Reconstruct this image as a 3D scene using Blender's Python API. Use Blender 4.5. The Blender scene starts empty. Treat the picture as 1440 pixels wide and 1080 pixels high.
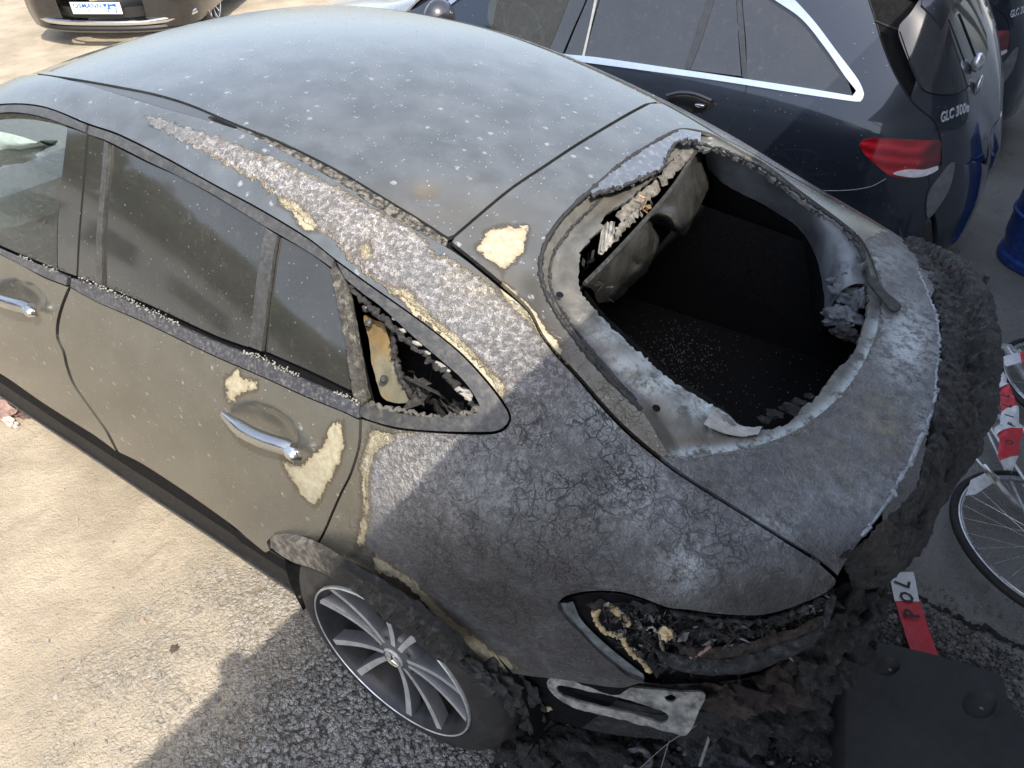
import bpy, math, random
import numpy as np
from mathutils import Vector, Matrix, noise
from mathutils.bvhtree import BVHTree
from mathutils.geometry import delaunay_2d_cdt
SC = bpy.context.scene
COL = SC.collection
random.seed(7); RNG = np.random.default_rng(7)

# ------------------------------------------------------------------ camera
YAW, PITCH, ROLL = math.radians(-56.747), math.radians(-39.151), math.radians(0.308)
CAMPOS = np.array([-0.837, 1.657, 2.166]); FPX = 1019.6
_f = np.array([math.cos(PITCH)*math.cos(YAW), math.cos(PITCH)*math.sin(YAW), math.sin(PITCH)])
_r = np.cross(_f, [0, 0, 1]); _r /= np.linalg.norm(_r); _u = np.cross(_r, _f)
_c, _s = math.cos(ROLL), math.sin(ROLL)
RR = np.array([_c*_r+_s*_u, -_s*_r+_c*_u, _f])
cam = bpy.data.cameras.new('camera'); camo = bpy.data.objects.new('camera', cam); COL.objects.link(camo)
cam.sensor_width = 36; cam.lens = FPX/1440*36; cam.clip_start = .02; cam.clip_end = 500
M = Matrix.Identity(4)
for i in range(3):
    M[i][0] = RR[0][i]; M[i][1] = RR[1][i]; M[i][2] = -RR[2][i]; M[i][3] = CAMPOS[i]
camo.matrix_world = M
SC.camera = camo

# ------------------------------------------------------------------ light
W = bpy.data.worlds.new('World'); SC.world = W; W.use_nodes = True
wn = W.node_tree.nodes; wl = W.node_tree.links
sky = wn.new('ShaderNodeTexSky'); sky.sky_type = 'NISHITA'; sky.sun_disc = False
SUND = Vector((-.63, .38, 1.0)).normalized()          # towards the sun
sky.sun_elevation = math.asin(SUND.z); sky.sun_rotation = math.atan2(SUND.x, SUND.y)
sky.air_density = 1.0; sky.dust_density = 3.0; sky.altitude = 100
wn['Background'].inputs[1].default_value = .15
hs = wn.new('ShaderNodeHueSaturation'); hs.inputs['Saturation'].default_value = .68
wl.new(sky.outputs[0], hs.inputs['Color']); wl.new(hs.outputs[0], wn['Background'].inputs[0])
sl = bpy.data.lights.new('sun', 'SUN'); sl.energy = 2.5; sl.angle = math.radians(.45); sl.color = (1, .92, .79)
so = bpy.data.objects.new('sun', sl); COL.objects.link(so); so.rotation_euler = (SUND).to_track_quat('Z', 'Y').to_euler()
SC.view_settings.view_transform = 'Standard'; SC.view_settings.look = 'None'
SC.view_settings.gamma = 1; SC.view_settings.use_curve_mapping = False
SC.view_settings.exposure = 1.55

# ------------------------------------------------------------------ photo calibration
def ray(px):
    d = RR.T @ np.array([(px[0]-720)/FPX, (540-px[1])/FPX, 1.0]); return d/np.linalg.norm(d)
def at(px, axis, val):
    """the point on the plane x/y/z = val that the photograph shows at pixel px"""
    d = ray(px); t = (val-CAMPOS[axis])/d[axis]; return CAMPOS+t*d
def gnd(x, y, z=0.): return at((x, y), 2, z)
def project(P):
    q = (np.asarray(P)-CAMPOS) @ RR.T
    w = np.maximum(q[:, 2], .05)
    return np.stack([720+FPX*q[:, 0]/w, 540-FPX*q[:, 1]/w], 1)

# ------------------------------------------------------------------ object helpers
def tag(o, label=None, cat=None, group=None, kind=None):
    if label: o['label'] = label
    if cat: o['category'] = cat
    if group: o['group'] = group
    if kind: o['kind'] = kind
    return o
def thing(name, label, cat, loc=(0, 0, 0), rz=0, group=None):
    o = bpy.data.objects.new(name, None); COL.objects.link(o); o.location = loc; o.rotation_euler = (0, 0, rz)
    o.empty_display_size = .2
    return tag(o, label, cat, group)
def root_of(p):
    while p.parent: p = p.parent
    return p
ORIGIN = {}
def mk(name, V, F, mat, parent=None, smooth=True, attrs=None, world=True):
    """one mesh object; V in world coordinates unless world=False"""
    me = bpy.data.meshes.new(name)
    V = np.asarray(V, float)
    if world and parent is not None:
        V = V-np.array(root_of(parent).location)
    me.from_pydata(V.tolist(), [], [list(map(int, f)) for f in F]); me.update()
    if smooth is True: me.shade_smooth()
    elif smooth: me.shade_smooth(); me.set_sharp_from_angle(angle=math.radians(smooth))
    me.materials.append(mat)
    if attrs:
        for k, a in attrs.items():
            at_ = me.attributes.new(k, 'FLOAT', 'POINT'); at_.data.foreach_set('value', np.asarray(a, np.float32))
    o = bpy.data.objects.new(name, me); COL.objects.link(o)
    if parent is not None: o.parent = parent
    return o
def copy_tree(o, parent=None):
    c = o.copy(); COL.objects.link(c); c.parent = parent
    for ch in list(o.children): copy_tree(ch, c)
    return c

class MB:
    """mesh collector"""
    def __init__(s): s.V = []; s.F = []
    def add(s, V, F):
        n = len(s.V); s.V += [tuple(v) for v in V]; s.F += [[i+n for i in f] for f in F]; return s
    def box(s, c, d, R=None, bev=0):
        c = np.array(c, float); d = np.array(d, float)/2
        if bev <= 0:
            V = np.array([[x, y, z] for x in (-1, 1) for y in (-1, 1) for z in (-1, 1)])*d
            F = [(0, 1, 3, 2), (4, 6, 7, 5), (0, 4, 5, 1), (2, 3, 7, 6), (0, 2, 6, 4), (1, 5, 7, 3)]
        else:
            V = []; idx = {}
            for x in (-1, 1):
                for y in (-1, 1):
                    for z in (-1, 1):
                        for a in range(3):
                            e = [d[0]-bev, d[1]-bev, d[2]-bev]; e[a] = d[a]
                            idx[(x, y, z, a)] = len(V); V.append([x*e[0], y*e[1], z*e[2]])
            F = []
            for a in range(3):
                b, c2 = [k for k in range(3) if k != a]
                for sg in (-1, 1):
                    q = []
                    for (p, r) in ((-1, -1), (1, -1), (1, 1), (-1, 1)):
                        k = [0, 0, 0]; k[a] = sg; k[b] = p; k[c2] = r; q.append(idx[(*k, a)])
                    F.append(q)
                for p in (-1, 1):
                    for r in (-1, 1):
                        k0 = [0, 0, 0]; k0[a] = -1; k0[b] = p; k0[c2] = r; k1 = list(k0); k1[a] = 1
                        F.append([idx[(*k0, b)], idx[(*k1, b)], idx[(*k1, c2)], idx[(*k0, c2)]])
            for x in (-1, 1):
                for y in (-1, 1):
                    for z in (-1, 1): F.append([idx[(x, y, z, a)] for a in range(3)])
            V = np.array(V)
        if R is not None: V = V @ np.array(R).T
        return s.add(V+c, F)
    def tube(s, P, r, n=8, cap=True, flat=None):
        P = [np.array(p, float) for p in P]; m = len(P)
        rs = r if hasattr(r, '__len__') else [r]*m
        up = None; rings = []
        for i in range(m):
            t = P[min(i+1, m-1)]-P[max(i-1, 0)]; t /= (np.linalg.norm(t)+1e-12)
            if up is None:
                up = np.array([0, 0, 1.]) if abs(t[2]) < .9 else np.array([1., 0, 0])
            up = up-t*(up@t); up /= np.linalg.norm(up); sd = np.cross(t, up)
            a = np.arange(n)*2*math.pi/n
            k = 1 if flat is None else flat
            rings.append(P[i]+rs[i]*(np.outer(np.cos(a), sd)+k*np.outer(np.sin(a), up)))
        V = np.concatenate(rings); F = []
        for i in range(m-1):
            for j in range(n):
                F.append((i*n+j, i*n+(j+1) % n, (i+1)*n+(j+1) % n, (i+1)*n+j))
        if cap: F.append(tuple(range(n))[::-1]); F.append(tuple(range((m-1)*n, m*n)))
        return s.add(V, F)
    def lathe(s, prof, n=64, c=(0, 0, 0), closed=False):
        """profile of (radius, y) turned round the y axis"""
        m = len(prof); a = np.arange(n)*2*math.pi/n
        V = np.array([[r*math.cos(t), y, r*math.sin(t)] for t in a for r, y in prof])+np.array(c)
        F = []
        for i in range(n):
            for j in range(m if closed else m-1):
                k = (j+1) % m; i2 = (i+1) % n
                F.append((i*m+j, i2*m+j, i2*m+k, i*m+k))
        return s.add(V, F)
    def obj(s, name, mat, parent=None, smooth=40, **k): return mk(name, s.V, s.F, mat, parent, smooth, **k)

def catmull(pts, step, closed=False):
    P = [np.array(p, float) for p in pts]; n = len(P); out = []
    for i in range(n if closed else n-1):
        p0 = P[(i-1) % n] if (closed or i > 0) else 2*P[0]-P[1]
        p1 = P[i]; p2 = P[(i+1) % n]
        p3 = P[(i+2) % n] if (closed or i < n-2) else 2*P[-1]-P[-2]
        L = np.linalg.norm(p2-p1)
        if L < 1e-6: continue
        # centripetal-like damping of tangents
        m1 = (p2-p0)/2; m2 = (p3-p1)/2
        for m_ in (m1, m2):
            l = np.linalg.norm(m_)
            if l > L: m_ *= L/l
        k = max(1, int(round(L/step)))
        for j in range(k):
            t = j/k; h1 = 2*t**3-3*t*t+1; h2 = t**3-2*t*t+t; h3 = -2*t**3+3*t*t; h4 = t**3-t*t
            out.append(h1*p1+h2*m1+h3*p2+h4*m2)
    if not closed: out.append(P[-1])
    return np.array(out)
def inpoly(pt, poly):
    x, y = pt[:, 0], pt[:, 1]; c = np.zeros(len(pt), bool); n = len(poly)
    for i in range(n):
        x1, y1 = poly[i]; x2, y2 = poly[(i+1) % n]
        if y1 == y2: continue
        k = ((y1 > y) != (y2 > y)) & (x < (x2-x1)*(y-y1)/(y2-y1)+x1); c ^= k
    return c
def segdist(pt, poly, closed=True):
    d = np.full(len(pt), 1e9); n = len(poly)
    for i in range(n if closed else n-1):
        a = poly[i]; b = poly[(i+1) % n]; ab = b-a; L = ab@ab
        if L < 1e-12: continue
        t = np.clip(((pt-a)@ab)/L, 0, 1); e = pt-a-t[:, None]*ab
        d = np.minimum(d, np.hypot(e[:, 0], e[:, 1]))
    return d
def sdf(pt, poly):
    poly = np.array(poly, float); d = segdist(pt, poly); return np.where(inpoly(pt, poly), d, -d)

def fbm(P, s, oct=4):
    return np.array([noise.fractal(Vector((p[0]*s, p[1]*s, p[2]*s)), .8, 2.1, oct) for p in P])

# ------------------------------------------------------------------ smooth body shells
class Shell:
    """bicubic surface through a net of real 3D points: stations along the car x rows round the section"""
    def __init__(s, G, org=(0, 0, 0), mirror=True):
        G = np.array(G, float)
        if mirror:
            R = G[:, :-1][:, ::-1].copy(); R[:, :, 1] *= -1; G = np.concatenate([G, R], 1)
        G = G+np.array(org, float); s.org = np.array(org, float)
        s.nu, s.nt = G.shape[:2]
        E = np.concatenate([2*G[:1]-G[1:2], G, 2*G[-1:]-G[-2:-1]], 0)
        E = np.concatenate([2*E[:, :1]-E[:, 1:2], E, 2*E[:, -1:]-E[:, -2:-1]], 1); s.E = E
        s.du = 12; s.dt = 10
        uu = np.linspace(0, s.nu-1, (s.nu-1)*s.du+1); tt = np.linspace(0, s.nt-1, (s.nt-1)*s.dt+1)
        s.uu, s.tt = uu, tt
        A, B = np.meshgrid(uu, tt, indexing='ij'); P = s.ev(A.ravel(), B.ravel()); s.P = P
        m = len(tt); T = []
        for i in range(len(uu)-1):
            for j in range(m-1):
                a = i*m+j; T.append((a, a+m, a+m+1)); T.append((a, a+m+1, a+1))
        s.T = T; s.m = m
        s.bvh = BVHTree.FromPolygons([Vector(p) for p in P], T)
        s.sgn = 1
    @staticmethod
    def basis(f):
        return np.stack([(1-f)**3, 3*f**3-6*f*f+4, -3*f**3+3*f*f+3*f+1, f**3], -1)/6
    def ev(s, u, t):
        u = np.clip(u, 0, s.nu-1); t = np.clip(t, 0, s.nt-1)
        iu = np.minimum(u.astype(int), s.nu-2); it = np.minimum(t.astype(int), s.nt-2)
        bu = s.basis(u-iu); bt = s.basis(t-it); out = np.zeros((len(u), 3))
        for a in range(4):
            for b in range(4):
                out += (bu[:, a]*bt[:, b])[:, None]*s.E[iu+a, it+b]
        return out
    def normal(s, u, t):
        e = .02
        a = s.ev(u+e, t)-s.ev(u-e, t); b = s.ev(u, t+e)-s.ev(u, t-e)
        n = np.cross(a, b); l = np.linalg.norm(n, axis=1)[:, None]; n = n/np.maximum(l, 1e-9)
        return n*s.sgn
    def uv(s, px):
        d = ray(px); o = Vector(CAMPOS); loc, nr, idx, dist = s.bvh.ray_cast(o, Vector(d))
        if idx is None:      # past the silhouette: nearest point of the surface to the ray
            best = None
            for t in np.linspace(.5, 6, 45):
                l2, n2, i2, d2 = s.bvh.find_nearest(Vector(CAMPOS+d*t))
                if best is None or d2 < best[0]: best = (d2, l2, i2)
            loc, idx = best[1], best[2]
        return s.loc_uv(loc, idx)
    def loc_uv(s, loc, idx):
        a, b, c = [s.P[k] for k in s.T[idx]]; q = np.array(loc)
        v0, v1, v2 = b-a, c-a, q-a
        d00, d01, d11, d20, d21 = v0@v0, v0@v1, v1@v1, v2@v0, v2@v1
        den = d00*d11-d01*d01
        if abs(den) < 1e-18: w1 = w2 = .33
        else: w1 = (d11*d20-d01*d21)/den; w2 = (d00*d21-d01*d20)/den
        cell = idx//2; i, j = divmod(cell, s.m-1)
        if idx % 2 == 0: fu, ft = w1+w2, w2
        else: fu, ft = w1, w1+w2
        return np.array([s.uu[i]+fu/s.du, s.tt[j]+ft/s.dt])
    def uvs(s, pxs): return np.array([s.uv(p) for p in pxs])
    def uv_world(s, P):
        out = []
        for p in P:
            l, n, i, d = s.bvh.find_nearest(Vector(p)); out.append(s.loc_uv(l, i))
        return np.array(out)
    def mir(s, uv): q = np.array(uv)[::-1].copy(); q[:, 1] = s.nt-1-q[:, 1]; return q
    def pts(s, pxs, step=6, off=0, closed=False):
        uv = s.uvs(catmull(pxs, step, closed)); P = s.ev(uv[:, 0], uv[:, 1])
        if off: P = P+off*s.normal(uv[:, 0], uv[:, 1])
        return P
    def panel(s, name, out, mat, parent, holes=(), off=0, lip=.012, step=.012, attrs=None, liph=True, disp=None, su=.22, sv=.16):
        """a piece of the body skin bounded by an outline (uv points), with a folded edge"""
        K = np.array([su, sv])
        loops = [np.array(out)*K]+[np.array(h)*K for h in holes]
        lo, hi = loops[0].min(0), loops[0].max(0)
        gx = np.arange(lo[0]+step/2, hi[0], step); gy = np.arange(lo[1]+step/2, hi[1], step)
        X, Y = np.meshgrid(gx, gy, indexing='ij'); Q = np.stack([X.ravel(), Y.ravel()], 1)
        Q = Q+RNG.uniform(-.12, .12, Q.shape)*step
        k = inpoly(Q, loops[0])
        for h in loops[1:]: k &= ~inpoly(Q, h)
        Q = Q[k]
        for l in loops: Q = Q[segdist(Q, l) > step*.45]
        V = [Vector(p) for l in loops for p in l]+[Vector(p) for p in Q]
        E = []; n = 0
        for l in loops: E += [(n+i, n+(i+1) % len(l)) for i in range(len(l))]; n += len(l)
        r = delaunay_2d_cdt(V, E, [], 0, 1e-5)
        VV = np.array([list(v) for v in r[0]]); F = np.array([f for f in r[2] if len(f) == 3])
        C = VV[F].mean(1); k = inpoly(C, loops[0])
        for h in loops[1:]: k &= ~inpoly(C, h)
        F = F[k]
        u, t = VV[:, 0]/su, VV[:, 1]/sv
        P = s.ev(u, t); N = s.normal(u, t)
        # orientation
        a, b, c = P[F[:, 0]], P[F[:, 1]], P[F[:, 2]]
        if (np.einsum('ij,ij->i', np.cross(b-a, c-a), N[F[:, 0]])).sum() < 0: F = F[:, ::-1]
        P = P+off*N
        if disp is not None: P = P+disp(P, N)
        cnt = {}
        for f in F:
            for i in range(3):
                e = (f[i], f[(i+1) % 3]); cnt[e] = 1
        be = [e for e in cnt if (e[1], e[0]) not in cnt]
        F = F.tolist(); n0 = len(P)
        if lip:
            ids = sorted({i for e in be for i in e}); mp = {v: n0+i for i, v in enumerate(ids)}
            mid = P[ids]-lip*N[ids]
            P = np.concatenate([P, mid]); F += [[b_, a_, mp[a_], mp[b_]] for a_, b_ in be]
        at_ = attrs(P) if attrs else None
        return mk(name, P, F, mat, parent, 35, at_)

# ------------------------------------------------------------------ node helpers
def new_mat(name):
    m = bpy.data.materials.new(name); m.use_nodes = True; nt = m.node_tree
    return m, nt, nt.nodes['Principled BSDF']
class NB:
    def __init__(s, nt): s.nt = nt; s.co = None
    def n(s, typ, ins=None, **props):
        nd = s.nt.nodes.new('ShaderNode'+typ)
        for k, v in props.items(): setattr(nd, k, v)
        for k, v in (ins or {}).items():
            sk = nd.inputs[k]
            if isinstance(v, bpy.types.NodeSocket): s.nt.links.new(v, sk)
            else:
                try: sk.default_value = v
                except Exception: sk.default_value = (*v, 1)
        return nd
    def coord(s):
        if s.co is None: s.co = s.n('TexCoord').outputs['Object']
        return s.co
    def noise(s, scale, detail=4, rough=.55, dist=0, vec=None, out='Fac'):
        return s.n('TexNoise', {'Vector': vec or s.coord(), 'Scale': scale, 'Detail': detail, 'Roughness': rough, 'Distortion': dist}).outputs[out]
    def vor(s, scale, feature='F1', vec=None, rnd=1., out='Distance'):
        return s.n('TexVoronoi', {'Vector': vec or s.coord(), 'Scale': scale, 'Randomness': rnd}, feature=feature).outputs[out]
    def warp(s, scale, amt):
        c = s.noise(scale, 3, out='Color')
        a = s.n('VectorMath', {0: c, 1: (.5, .5, .5)}, operation='SUBTRACT').outputs[0]
        b = s.n('VectorMath', {0: a, 'Scale': amt}, operation='SCALE').outputs[0]
        return s.n('VectorMath', {0: s.coord(), 1: b}, operation='ADD').outputs[0]
    def m(s, op, a, b=0., c=0., clamp=False):
        return s.n('Math', {0: a, 1: b, 2: c}, operation=op, use_clamp=clamp).outputs[0]
    def ss(s, x, a, b, lo=0., hi=1.):
        return s.n('MapRange', {'Value': x, 'From Min': a, 'From Max': b, 'To Min': lo, 'To Max': hi}, interpolation_type='SMOOTHSTEP').outputs[0]
    def lin(s, x, a, b, lo=0., hi=1.):
        return s.n('MapRange', {'Value': x, 'From Min': a, 'From Max': b, 'To Min': lo, 'To Max': hi}).outputs[0]
    def mix(s, f, a, b):
        nd = s.n('Mix', {'Factor': f}, data_type='RGBA')
        for k, v in ((6, a), (7, b)):
            if isinstance(v, bpy.types.NodeSocket): s.nt.links.new(v, nd.inputs[k])
            else: nd.inputs[k].default_value = (*v, 1)
        return nd.outputs[2]
    def mixf(s, f, a, b): return s.n('Mix', {0: f, 2: a, 3: b}).outputs[0]
    def attr(s, name): return s.n('Attribute', attribute_name=name).outputs['Fac']
    def bump(s, h, strength=.5, dist=.01, normal=None):
        i = {'Height': h, 'Strength': strength, 'Distance': dist}
        if normal is not None: i['Normal'] = normal
        return s.n('Bump', i).outputs[0]
    def set(s, bsdf, **k):
        for a, v in k.items():
            sk = bsdf.inputs[a.replace('_', ' ')]
            if isinstance(v, bpy.types.NodeSocket): s.nt.links.new(v, sk)
            else: sk.default_value = (*v, 1) if (isinstance(v, tuple) and len(v) == 3 and sk.type == 'RGBA') else v
MATS = {}
def simple(name, col, rough=.5, metal=0, var=.25, scale=30, bump=.0, bscale=200, bdist=.002, coat=0, spec=.5, dust=None, **extra):
    if name in MATS: return MATS[name]
    m, nt, b = new_mat(name); g = NB(nt)
    f = g.noise(scale, 6, .6)
    c = g.mix(g.lin(f, .3, .7), tuple(x*(1-var) for x in col), tuple(min(1, x*(1+var)) for x in col))
    r = g.lin(g.noise(scale*2.3, 4), .2, .8, max(.02, rough*.8), min(1, rough*1.2))
    if dust:
        dn = g.ss(g.noise(dust[1], 8, .7), .45, .75)
        c = g.mix(g.m('MULTIPLY', dn, dust[0]), c, dust[2] if len(dust) > 2 else (.42, .38, .32))
        r = g.mixf(g.m('MULTIPLY', dn, dust[0]), r, .9)
    g.set(b, Base_Color=c, Roughness=r, Metallic=metal, Coat_Weight=coat, Specular_IOR_Level=spec)
    for k, v in extra.items(): g.set(b, **{k: v})
    if bump: g.set(b, Normal=g.bump(g.noise(bscale, 8, .7), bump, bdist))
    MATS[name] = m; return m

# ------------------------------------------------------------------ ground
def ground_mat():
    m, nt, b = new_mat('yard_ground'); g = NB(nt)
    co = g.coord(); xyz = g.n('SeparateXYZ', {0: co}); x, y = xyz.outputs[0], xyz.outputs[1]
    big = g.noise(.55, 5, .6); mid = g.noise(2.6, 6, .62); fin = g.noise(30, 8, .65); grit = g.noise(240, 6, .8)
    # pale sandy dust on the open yard, washed off to grey gravel and asphalt towards the parked row's tails
    t = g.m('ADD', g.m('SUBTRACT', x, .78), g.m('MULTIPLY', g.m('SUBTRACT', big, .5), 1.4))
    t = g.m('ADD', t, g.m('MULTIPLY', g.m('SUBTRACT', mid, .5), 1.1))
    t = g.m('ADD', t, g.m('MULTIPLY', g.m('SUBTRACT', fin, .5), .5))
    t = g.m('ADD', t, g.m('MULTIPLY', g.m('SUBTRACT', y, 1.0), .22))
    sand = g.ss(t, -.75, .35)
    wv = g.warp(9, .05)
    peb = g.vor(78, 'F1', wv); pcol = g.n('TexVoronoi', {'Vector': wv, 'Scale': 78.}).outputs['Color']
    peb2 = g.vor(170, 'F1', wv)
    pv = g.n('SeparateColor', {0: pcol}).outputs[0]
    grav = g.mix(g.lin(pv, 0, 1), (.17, .17, .165), (.50, .495, .475))
    grav = g.mix(g.ss(peb, .45, .75), grav, (.05, .048, .045)); grav = g.mix(g.ss(peb2, .2, .6, .0, .35), grav, (.09, .088, .082))
    grav = g.mix(g.ss(fin, .45, .75, 0, .55), grav, (.16, .145, .12))
    s1 = g.mix(g.ss(mid, .3, .72), (.235, .20, .15), (.35, .30, .228))
    s1 = g.mix(g.ss(fin, .52, .8, 0, .6), s1, (.20, .17, .13))
    streak = g.n('TexNoise', {'Vector': g.n('Mapping', {'Vector': co, 'Rotation': (0, 0, .45), 'Scale': (9, 2.2, 1)}).outputs[0], 'Scale': 1.6, 'Detail': 8., 'Roughness': .68}).outputs[0]
    s1 = g.mix(g.ss(streak, .52, .72, 0, .55), s1, (.175, .15, .115))
    stn = g.ss(g.noise(5.2, 9, .72), .6, .7, 0, .5); s1 = g.mix(stn, s1, (.16, .14, .11))
    s1 = g.mix(g.m('MULTIPLY', g.ss(grit, .55, .75), .5), s1, (.24, .21, .165))
    col = g.mix(sand, grav, s1)
    # smooth asphalt patch behind the cars
    e = g.m('ADD', g.m('ADD', g.m('MULTIPLY', x, .1), y), g.m('MULTIPLY', g.m('SUBTRACT', g.noise(5, 6, .7), .5), .16))
    asp = g.m('MULTIPLY', g.ss(e, -.47, -.5, 0, 1), g.ss(x, 2.5, 1.2))
    ac = g.mix(g.lin(g.noise(160, 6, .75), .3, .7), (.23, .226, .215), (.40, .392, .372))
    ac = g.mix(g.ss(mid, .4, .65, 0, .6), ac, (.24, .232, .215))
    ac = g.mix(g.ss(g.noise(8, 9, .7), .56, .72, 0, .8), ac, (.11, .104, .095))
    col = g.mix(asp, col, ac)
    # oily soot round the burnt tail
    sd = g.m('SQRT', g.m('ADD', g.m('POWER', g.m('ADD', x, .98), 2), g.m('POWER', g.m('SUBTRACT', y, .42), 2)))
    so_ = g.ss(g.m('ADD', sd, g.m('MULTIPLY', g.m('SUBTRACT', g.noise(7, 8, .7), .5), .55)), .78, .40)
    sf = g.ss(g.noise(24, 9, .75), .56, .68); col = g.mix(g.m('MULTIPLY', so_, .93), col, g.mix(g.m('MULTIPLY', sf, .7), (.012, .011, .011), (.15, .155, .165)))
    rough = g.lin(g.noise(60, 5), .2, .8, .8, 1)
    h = g.m('ADD', g.m('MULTIPLY', g.m('SUBTRACT', 1., peb), g.mixf(sand, .9, .22)), g.m('MULTIPLY', g.m('SUBTRACT', 1., peb2), g.mixf(sand, .5, .3)))
    h = g.mixf(asp, h, g.m('MULTIPLY', peb2, .5))
    h = g.m('ADD', h, g.m('MULTIPLY', g.vor(120, 'F1', g.warp(40, .02)), -.35)); h = g.m('MULTIPLY', g.m('ADD', h, g.m('MULTIPLY', fin, 1.3)), g.mixf(sand, 1., .5))
    g.set(b, Base_Color=col, Roughness=rough, Specular_IOR_Level=.25, Normal=g.bump(h, 1, .014))
    return m
GM = ground_mat()
V = []; F = []
nx, ny = 120, 120
gx = np.concatenate([np.linspace(-60, -3, 12), np.linspace(-2.8, 3, 110), np.linspace(3.5, 20, 20), np.linspace(25, 140, 8)])
gy = np.concatenate([np.linspace(-140, -9, 12), np.linspace(-8.5, -2.2, 24), np.linspace(-2, 2.6, 92), np.linspace(3, 60, 14)])
for x in gx:
    for y in gy:
        near = max(0, 1-max(abs(x)/3.2, abs(y)/3.0))
        z = 0 if near <= 0 else .012*min(1, near*4)*noise.fractal(Vector((x*1.7, y*1.7, 0)), 1, 2, 4)-.004
        V.append((x, y, z))
n = len(gy)
for i in range(len(gx)-1):
    for j in range(n-1): F.append((i*n+j, (i+1)*n+j, (i+1)*n+j+1, i*n+j+1))
tag(mk('ground', V, F, GM), kind='structure')

def lumpy(mb, c, r, seed, sub=2, k=.35, f=1.3, sq=(1, 1, 1)):
    """irregular chunk: an icosphere pushed about by noise"""
    import bmesh
    bm = bmesh.new(); bmesh.ops.create_icosphere(bm, subdivisions=sub, radius=1)
    o = Vector((seed*3.1, seed*1.7, seed*.9)); V = []
    for v in bm.verts:
        d = 1+k*noise.fractal(v.co*f+o, .9, 2, 4)*1.4
        V.append((c[0]+v.co.x*d*r*sq[0], c[1]+v.co.y*d*r*sq[1], c[2]+v.co.z*d*r*sq[2]))
    F = [[v.index for v in f_.verts] for f_ in bm.faces]; bm.free(); mb.add(V, F)

# loose stones, thousands of them
stone_m = simple('stone', (.20, .192, .18), .9, var=.55, scale=23, bump=.4, bscale=300)
mb = MB(); rg = random.Random(3)
for i in range(5200):
    if i < 3800:
        px = (rg.uniform(60, 1440), rg.uniform(820, 1110))
        if rg.random() < .25: px = (rg.uniform(1230, 1440), rg.uniform(820, 960))
        p = gnd(*px)
    else: p = np.array([rg.uniform(-2.5, 2.2), rg.uniform(-3.5, 2.4), 0])
    if -.47-.1*p[0] > p[1] and rg.random() < .85: continue
    if p[0] > .45 and rg.random() < min(.93, .45+.5*(p[0]-.3)): continue
    r = min(.013, .0024+rg.expovariate(1/.0022))
    a = [rg.uniform(.7, 1.3) for _ in range(8)]; an = rg.uniform(0, 6.28)
    V = []
    for k in range(5):
        t = an+k*1.2566; V.append((p[0]+r*a[k]*math.cos(t), p[1]+r*a[k]*math.sin(t)*.8, -.004+.2*r*a[5]))
    for k in range(4):
        t = an+.5+k*1.57; V.append((p[0]+.55*r*a[k+2]*math.cos(t), p[1]+.5*r*a[k+1]*math.sin(t), r*a[6]*.62))
    mb.add(V, [(0, 1, 5), (1, 6, 5), (1, 2, 6), (2, 3, 7), (2, 7, 6), (3, 4, 8), (3, 8, 7), (4, 0, 8), (0, 5, 8), (5, 6, 7, 8)])
tag(mb.obj('loose_gravel', stone_m, smooth=False), 'loose grey stones scattered over the yard surface', kind='stuff')

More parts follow.
